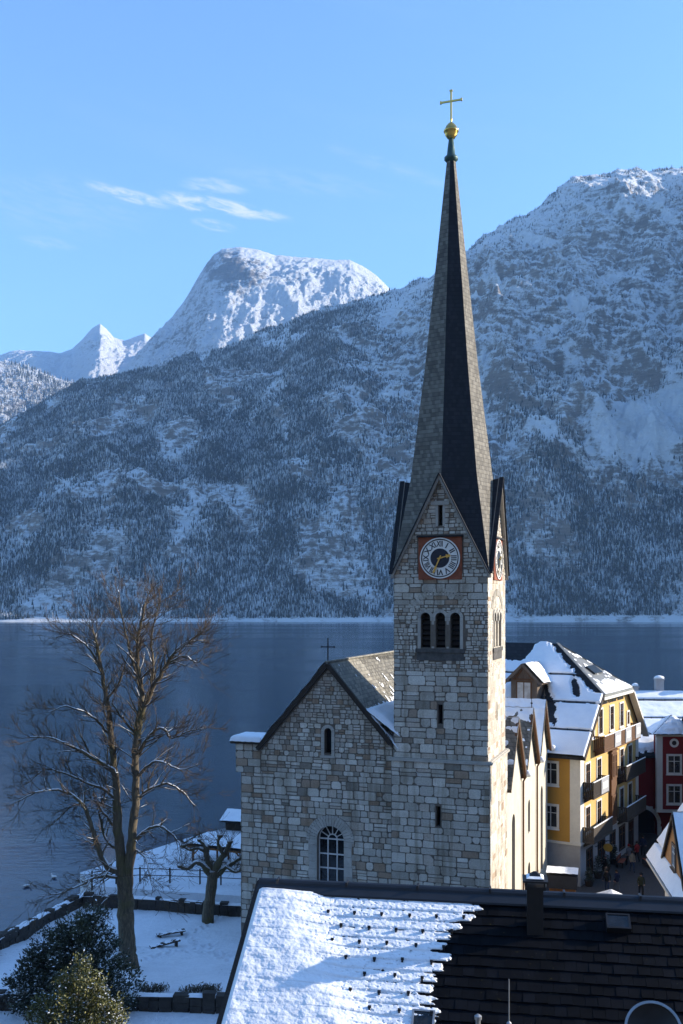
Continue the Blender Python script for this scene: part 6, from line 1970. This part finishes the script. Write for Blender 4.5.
def pollard():
    B0 = ground_at(208, 921, 2.0)
    inv = Vector((B0.x, B0.y, 2.0)); dB = B0.y
    root = empty('pollarded_tree', inv); tag(root, 'short pollarded tree with knobbly arms leaning beside the church wall', 'tree')
    random.seed(5)
    L = lambda pts, a, b: [p - inv for p in smooth_path(limb_points(pts, dB + a, dB + b), 3)]
    t = MB(); P = L([(208, 926), (208, 915), (210, 898), (212, 882), (213, 870)], 0, 0); n = len(P)
    t.path(P, [(.38 - .08 * i / n) * R(.92, 1.08) for i in range(n)], 11, 0, .35)
    t.build('trunk', [M['bark'], M['twig']], root, True)
    c = MB()
    for pts, a, b, r0 in (([(212, 878), (204, 866), (196, 862), (188, 868), (180, 866)], 0, -.5, .2), ([(213, 872), (207, 856), (206, 846), (200, 840)], 0, .6, .2),
                          ([(213, 874), (220, 860), (226, 852), (230, 842)], 0, -.6, .22), ([(214, 878), (224, 868), (234, 862), (243, 856)], 0, .6, .2),
                          ([(206, 852), (199, 848), (190, 850), (184, 846)], .4, 1.0, .12), ([(224, 856), (218, 844), (220, 836)], -.5, -1.0, .12), ([(226, 866), (236, 872), (243, 868)], 0, -.9, .12)):
        P = L(pts, a, b); m = len(P)
        c.path(P, [r0 * (1 - .5 * i / m) * (1 + .35 * (i % 3 == 2)) for i in range(m)], 8, 0, 1.0)
        e = P[-1]; c.lathe([(.04, -.16), (.17, -.08), (.20, .03), (.14, .13), (.03, .17)], 8, e, 0, .9)
        for i in list(range(1, m)) * 2 + [m - 1] * 8:
            twig(c, P[i], Vector((R(-1, 1), R(-1, 1), R(.1, 1.2))), R(.35, 1.1), .02, 1, lambda r: 1)
    c.build('crown', [M['bark'], M['twig']], root, True)


pollard()


def leafy_shrub(name, label, base, lobes, leaf, n, size, seed, clump=.35):
    root = empty(name, base); tag(root, label, 'shrub'); r = random.Random(seed)
    g = MB()
    for k in range(9):
        a = r.uniform(0, 6.28); e = lobes[r.randrange(len(lobes))]
        p = Vector((e[0], e[1], e[2])) + Vector((r.uniform(-.5, .5) * e[3], r.uniform(-.5, .5) * e[3], 0))
        g.path([Vector((.2 * math.cos(a), .2 * math.sin(a), -.1)), p * .5 + Vector((0, 0, .1)), p], [.07, .045, .015], 5, 0, .3)
    g.build('stem', [M['bark']], root)
    f = MB()
    tot = sum(l[3] ** 2 for l in lobes)
    for (x, y, z, rx, rz) in lobes:
        m = int(n * rx ** 2 / tot / 26)
        for c in range(m):
            # one leafy shoot
            th = r.uniform(0, 6.28); cu = r.uniform(-1, 1); su = math.sqrt(1 - cu * cu); q = r.random() ** .38
            q *= 1 + .16 * math.sin(3 * th + x * 3) * su
            cc = Vector((x + rx * q * su * math.cos(th), y + rx * q * su * math.sin(th), max(.15, z + rz * q * cu)))
            d = Vector((su * math.cos(th), su * math.sin(th), cu + .5)).normalized(); tn = r.random()
            for j in range(26):
                p = cc + d * r.uniform(-.3, .3) * clump * 1.6 + Vector((r.gauss(0, 1), r.gauss(0, 1), r.gauss(0, 1))) * clump * .33
                u = (d + Vector((r.uniform(-1, 1), r.uniform(-1, 1), r.uniform(-1, 1)))).normalized()
                v = u.cross(Vector((r.uniform(-1, 1), r.uniform(-1, 1), r.uniform(-1, 1)))).normalized()
                s = size * r.uniform(.6, 1.3)
                f.face([p - u * s, p + v * s * .42, p + u * s, p - v * s * .42], 0, min(1, max(0, tn * .7 + r.random() * .35)))
    f.build('foliage', M[leaf], root)


g = garden_at(72, 1014)
leafy_shrub('evergreen_shrub', 'large dark evergreen shrub in the shade at the foot of the bare tree', g,
            [(0, 0, 1.9, 2.2, 1.9), (.3, 0, 3.0, 1.4, 1.3), (-1.5, .2, 1.3, 1.6, 1.3), (1.7, -.2, 1.2, 1.4, 1.3), (.7, .4, 3.9, .7, .8), (-.8, 0, 2.8, 1.1, 1.0)], 'leaf_dark', 30000, .08, 3)
leafy_shrub('sunlit_shrub', 'yellow green sunlit shrub in front of the dark evergreen, bottom left', (-10.2, 38.5, 3.1),
            [(.1, 0, 3.5, 1.0, 1.4), (-.8, 0, 2.6, 1.1, 1.3), (1.0, 0, 2.5, 1.0, 1.3), (.25, 0, 4.8, .42, .8), (-.55, .1, 4.1, .55, .7), (.85, -.1, 3.9, .5, .8), (-1.3, 0, 3.4, .5, .6), (1.5, 0, 3.2, .45, .6), (0, 0, 1.4, 1.6, 1.3)], 'leaf_yellow', 30000, .06, 4, .3)


def low_wall(name, label, pts, h, w, cap=.16, group=None):
    """dry rubble wall with an uneven top and snow on it"""
    root = empty(name, (pts[0][0], pts[0][1], pts[0][2])); tag(root, label, 'wall', group)
    o = Vector(pts[0]); b = MB(); sn = MB()
    P = [Vector(p) - o for p in pts]
    for i in range(len(P) - 1):
        a, c = P[i], P[i + 1]; L = (c - a).length; d = (c - a) / L; nrm = Vector((-d.y, d.x, 0))
        s = 0
        while s < L:
            ln = min(R(.35, .8), L - s + .05); z = -.7
            while z < h:
                hh = R(.18, .34); q = a + d * (s + ln / 2) + nrm * R(-.04, .04)
                m = Matrix.Translation((q.x, q.y, a.z + (c.z - a.z) * s / L + z + hh / 2)) @ Matrix.Rotation(math.atan2(d.y, d.x) + R(-.06, .06), 4, 'Z') @ Matrix.Rotation(R(-.05, .05), 4, 'X')
                lx, ly, lz = ln / 2 * .97, w / 2 * R(.9, 1.08), hh / 2 * .97
                V = [m @ Vector((x * lx * R(.9, 1), y * ly * R(.92, 1), zz * lz)) for zz in (-1, 1) for y in (-1, 1) for x in (-1, 1)]
                b.idx(V, [(0, 2, 3, 1), (4, 5, 7, 6), (0, 1, 5, 4), (2, 6, 7, 3), (0, 4, 6, 2), (1, 3, 7, 5)], 0, R(0, 1)); z += hh
            s += ln
    b.build('stonework', M['garden_wall'], root)
    for i in range(len(P) - 1):
        a, c = P[i], P[i + 1]; L = (c - a).length; d = (c - a) / L; nrm = Vector((-d.y, d.x, 0))
        snow_sheet('wall_snow', root, a + Vector((0, 0, h + .04)) - nrm * w * .5, d, nrm, (0, 0, 1), L, w, max(8, int(L * 6)), 8,
                   lambda u, v, i=i: cap * (.75 + fbm(u / .8, v / .4, 40 + i, 3)) * np.sqrt(np.clip(np.minimum(v, w - v) / w * 3, 0.05, 1)))
    return root


def gg(x, y): p = garden_at(x, y); return (p.x, p.y, p.z)


def gz(x, y, z): p = ground_at(x, y, z); return (p.x, p.y, z)


low_wall('lake_wall', 'rough snow topped stone wall along the lake edge of the garden', [gg(-40, 972), gg(0, 948), gg(40, 926), gg(84, 903)], .55, .55)
low_wall('terrace_wall', 'low dark wall with a snow cap in front of the raised terrace', [gz(84, 906, 2.0), gz(110, 907, 2.0), gz(160, 910, 2.0), gz(203, 914, 2.0), gz(242, 916, 2.0)], .62, .4)
low_wall('front_wall', 'dark garden wall running across the bottom left of the view', [gg(-30, 1008), gg(60, 1009), gg(150, 1010), gg(232, 1012)], .62, .45, .10)


def rail_fence():
    pts = [gz(92, 886, 2.55), gz(140, 882, 2.55), gz(200, 884, 2.55), gz(242, 886, 2.55)]
    root = empty('rail_fence', pts[0]); tag(root, 'thin dark rail fence across the snowy terrace', 'fence'); o = Vector(pts[0])
    P = [Vector(p) - o for p in pts]
    r = MB()
    for h in (.95, .5):
        for i in range(3): r.bar(P[i] + Vector((0, 0, h)), P[i + 1] + Vector((0, 0, h)), .035, .045)
    r.build('rail', M['dark_wood'], root)
    for i in range(3):
        for t in ((0, .5) if i < 2 else (0, .5, 1)):
            q = P[i].lerp(P[i + 1], t); m = MB(); m.box(q.x - .05, q.x + .05, q.y - .05, q.y + .05, q.z - .3, q.z + 1.05); m.build('post', M['dark_wood'], root)


rail_fence()


def shelter():
    base = ground_at(222, 868, 2.55)
    root = empty('timber_shelter', (base.x, base.y + 2.0, 1.9), -rad(24)); root.scale = (.82, .82, .88); tag(root, 'open timber shelter with snow on its roof beside the church by the lake', 'shelter')
    for x in (-2.6, 0, 2.6):
        for y in (-1.4, .6):
            p = MB(); p.box(x - .07, x + .07, y - .07, y + .07, -.3, 2.1 + .12 * y); p.build('post', M['brown_wood'], root)
    b = MB()
    for y in (-1.4, .6): b.box(-3.4, 3.4, y - .08, y + .08, 2.1 + .12 * y, 2.3 + .12 * y)
    for x in np.arange(-3.2, 3.3, .8): b.bar((x, -1.9, 2.12), (x, 1.1, 2.5), .1, .16)
    for x in (-2.6, 2.6): b.bar((x, -1.4, 1.3), (x + (.7 if x < 0 else -.7), -1.4, 2.0), .1, .1)
    b.build('roof_frame', M['orange_wood'], root)
    r = MB(); r.idx([(-3.5, -2.0, 2.22), (3.5, -2.0, 2.22), (3.5, 1.2, 2.62), (-3.5, 1.2, 2.62), (-3.5, -2.0, 2.27), (3.5, -2.0, 2.27), (3.5, 1.2, 2.67), (-3.5, 1.2, 2.67)], [(0, 1, 2, 3), (4, 7, 6, 5), (0, 4, 5, 1), (1, 5, 6, 2), (3, 2, 6, 7), (0, 3, 7, 4)])
    r.build('roof', M['dark_wood'], root)
    snow_sheet('roof_snow', root, (-3.5, -2.0, 2.28), (1, 0, 0), Vector((0, 3.2, .4)).normalized(), Vector((0, -.4, 3.2)).normalized(), 7, 3.2, 60, 40, lambda a, b: .2 + .06 * fbm(a, b, 14, 3) - .25 * sstep(1.2, .0, a + .6 * fbm(a, b, 15, 3)))
    ra = MB()
    for z in (.5, .95): ra.box(-2.6, 2.6, -1.43, -1.37, z, z + .07)
    for x in np.arange(-2.4, 2.5, .32): ra.box(x, x + .05, -1.42, -1.38, 0, .95)
    ra.build('railing', M['grey_wood'], root)


shelter()


def boat_hut():
    g_ = at(243, 826, 86)
    root = empty('lake_hut', (g_.x, 86, 2.2), -rad(15)); tag(root, 'low dark wooden hut with a snowy roof just behind the church corner', 'hut')
    w = MB(); w.box(-1.6, 2.5, 0, 3, -1, 1.2); w.build('hut_wall', M['dark_wood'], root)
    r = MB(); r.face([(-2, -.4, 1.1), (3, -.4, 1.1), (3, 1.5, 1.75), (-2, 1.5, 1.75)]); r.face([(-2, 3.4, 1.1), (3, 3.4, 1.1), (3, 1.5, 1.75), (-2, 1.5, 1.75)]); r.face([(-1.6, 0, 1.15), (-1.6, 3, 1.15), (-1.6, 1.5, 1.7)])
    r.build('roof', M['slate'], root)
    snow_sheet('roof_snow', root, (-2, -.4, 1.11), (1, 0, 0), Vector((0, 1.9, .65)).normalized(), Vector((0, -.65, 1.9)).normalized(), 5, 2.0, 40, 20, lambda a, b: .16 + .04 * fbm(a, b, 9, 3))


boat_hut()


def plank_bench(px, py, rz, tilt, label):
    p = garden_at(px, py)
    root = empty('low_bench', (p.x, p.y, p.z + .02), rz); tag(root, label, 'bench', 'low benches in the garden snow')
    s = MB()
    for k in range(3):
        a = -.24 + k * .16; s.idx([(x, y, z + tilt * x) for z in (.16, .22) for y in (a, a + .14) for x in (-.85, .85)], [(0, 2, 3, 1), (4, 5, 7, 6), (0, 1, 5, 4), (2, 6, 7, 3), (0, 4, 6, 2), (1, 3, 7, 5)])
    s.build('seat', M['dark_wood'], root)
    for x in (-.65, .65):
        l = MB(); l.box(x - .05, x + .05, -.2, .2, -.1, .16 + tilt * x); l.build('leg', M['dark_wood'], root)
    snow_sheet('bench_snow', root, (-.85, -.24, .225 - .85 * tilt), Vector((1, 0, tilt)), (0, 1, 0), (0, 0, 1), 1.7, .46, 30, 12, lambda a, b: .10 * (fbm(a / .3, b / .2, int(px), 3) + .05))


plank_bench(171, 936, .35, .08, 'low dark plank bench half under snow, the farther of two in the garden')
plank_bench(165, 947, .42, .12, 'low dark plank bench half under snow, the nearer of two in the garden')


def dead_plants():
    spots = [(148, 996, 'left'), (160, 995, ''), (190, 997, ''), (202, 995, ''), (213, 996, '')]
    labs = ['withered plant clump leftmost along the front wall', 'withered plant clump second from the left along the front wall', 'withered plant clump in the middle of the row along the front wall',
            'withered plant clump second from the right along the front wall', 'withered plant clump beside the tiled roof edge along the front wall']
    for (px, py, _), lab in zip(spots, labs):
        p = garden_at(px, py - 4)
        f = MB()
        for k in range(90):
            a = R(0, 6.28); r0 = .42 * math.sqrt(random.random()); b = Vector((r0 * math.cos(a), r0 * .6 * math.sin(a), .0)); t = b + Vector((R(-.2, .2), R(-.2, .2), R(.08, .32)))
            f.bar(b, t, .018, .012, 0, random.random())
            if k % 2: f.face([t, t + Vector((R(-.1, .1), R(-.1, .1), .04)), t + Vector((R(-.1, .1), R(-.1, .1), -.05))], 0, random.random())
        o = f.build('withered_plant', M['dead_leaf']); o.location = (p.x, p.y, p.z + .03)
        tag(o, lab, 'plant', 'withered plants along the front wall')


dead_plants()


def gull(px, py, rz, label):
    p = ground_at(px, py, 0)
    b = MB()
    P = [(-.30, 0, .10), (-.18, 0, .09), (0, 0, .09), (.16, 0, .10), (.24, 0, .17), (.27, 0, .26), (.32, 0, .31), (.39, 0, .30)]
    b.path(P, [.015, .075, .12, .095, .05, .042, .055, .02], 10, 0)
    o = b.build('water_bird', [M['feather']], None, True); o.location = p; o.rotation_euler = (0, 0, rz); tag(o, label, 'bird', 'white birds on the lake')
    w = MB(); w.path([(.10, .09, .13), (-.10, .12, .14), (-.34, .04, .15)], [.03, .05, .01], 6); w.build('wing', M['feather'], o, True)
    w = MB(); w.path([(.10, -.09, .13), (-.10, -.12, .14), (-.34, -.04, .15)], [.03, .05, .01], 6); w.build('wing', M['feather'], o, True)
    k = MB(); k.lathe([(.018, 0), (.012, .05), (.002, .08)], 6); bk = k.build('beak', M['beak'], o); bk.location = (.385, 0, .30); bk.rotation_euler = (0, rad(95), 0)


gull(27, 887, .5, 'white bird on the water, the left and nearer of two')
gull(54, 878, 2.6, 'white bird on the water, the right and farther of two')
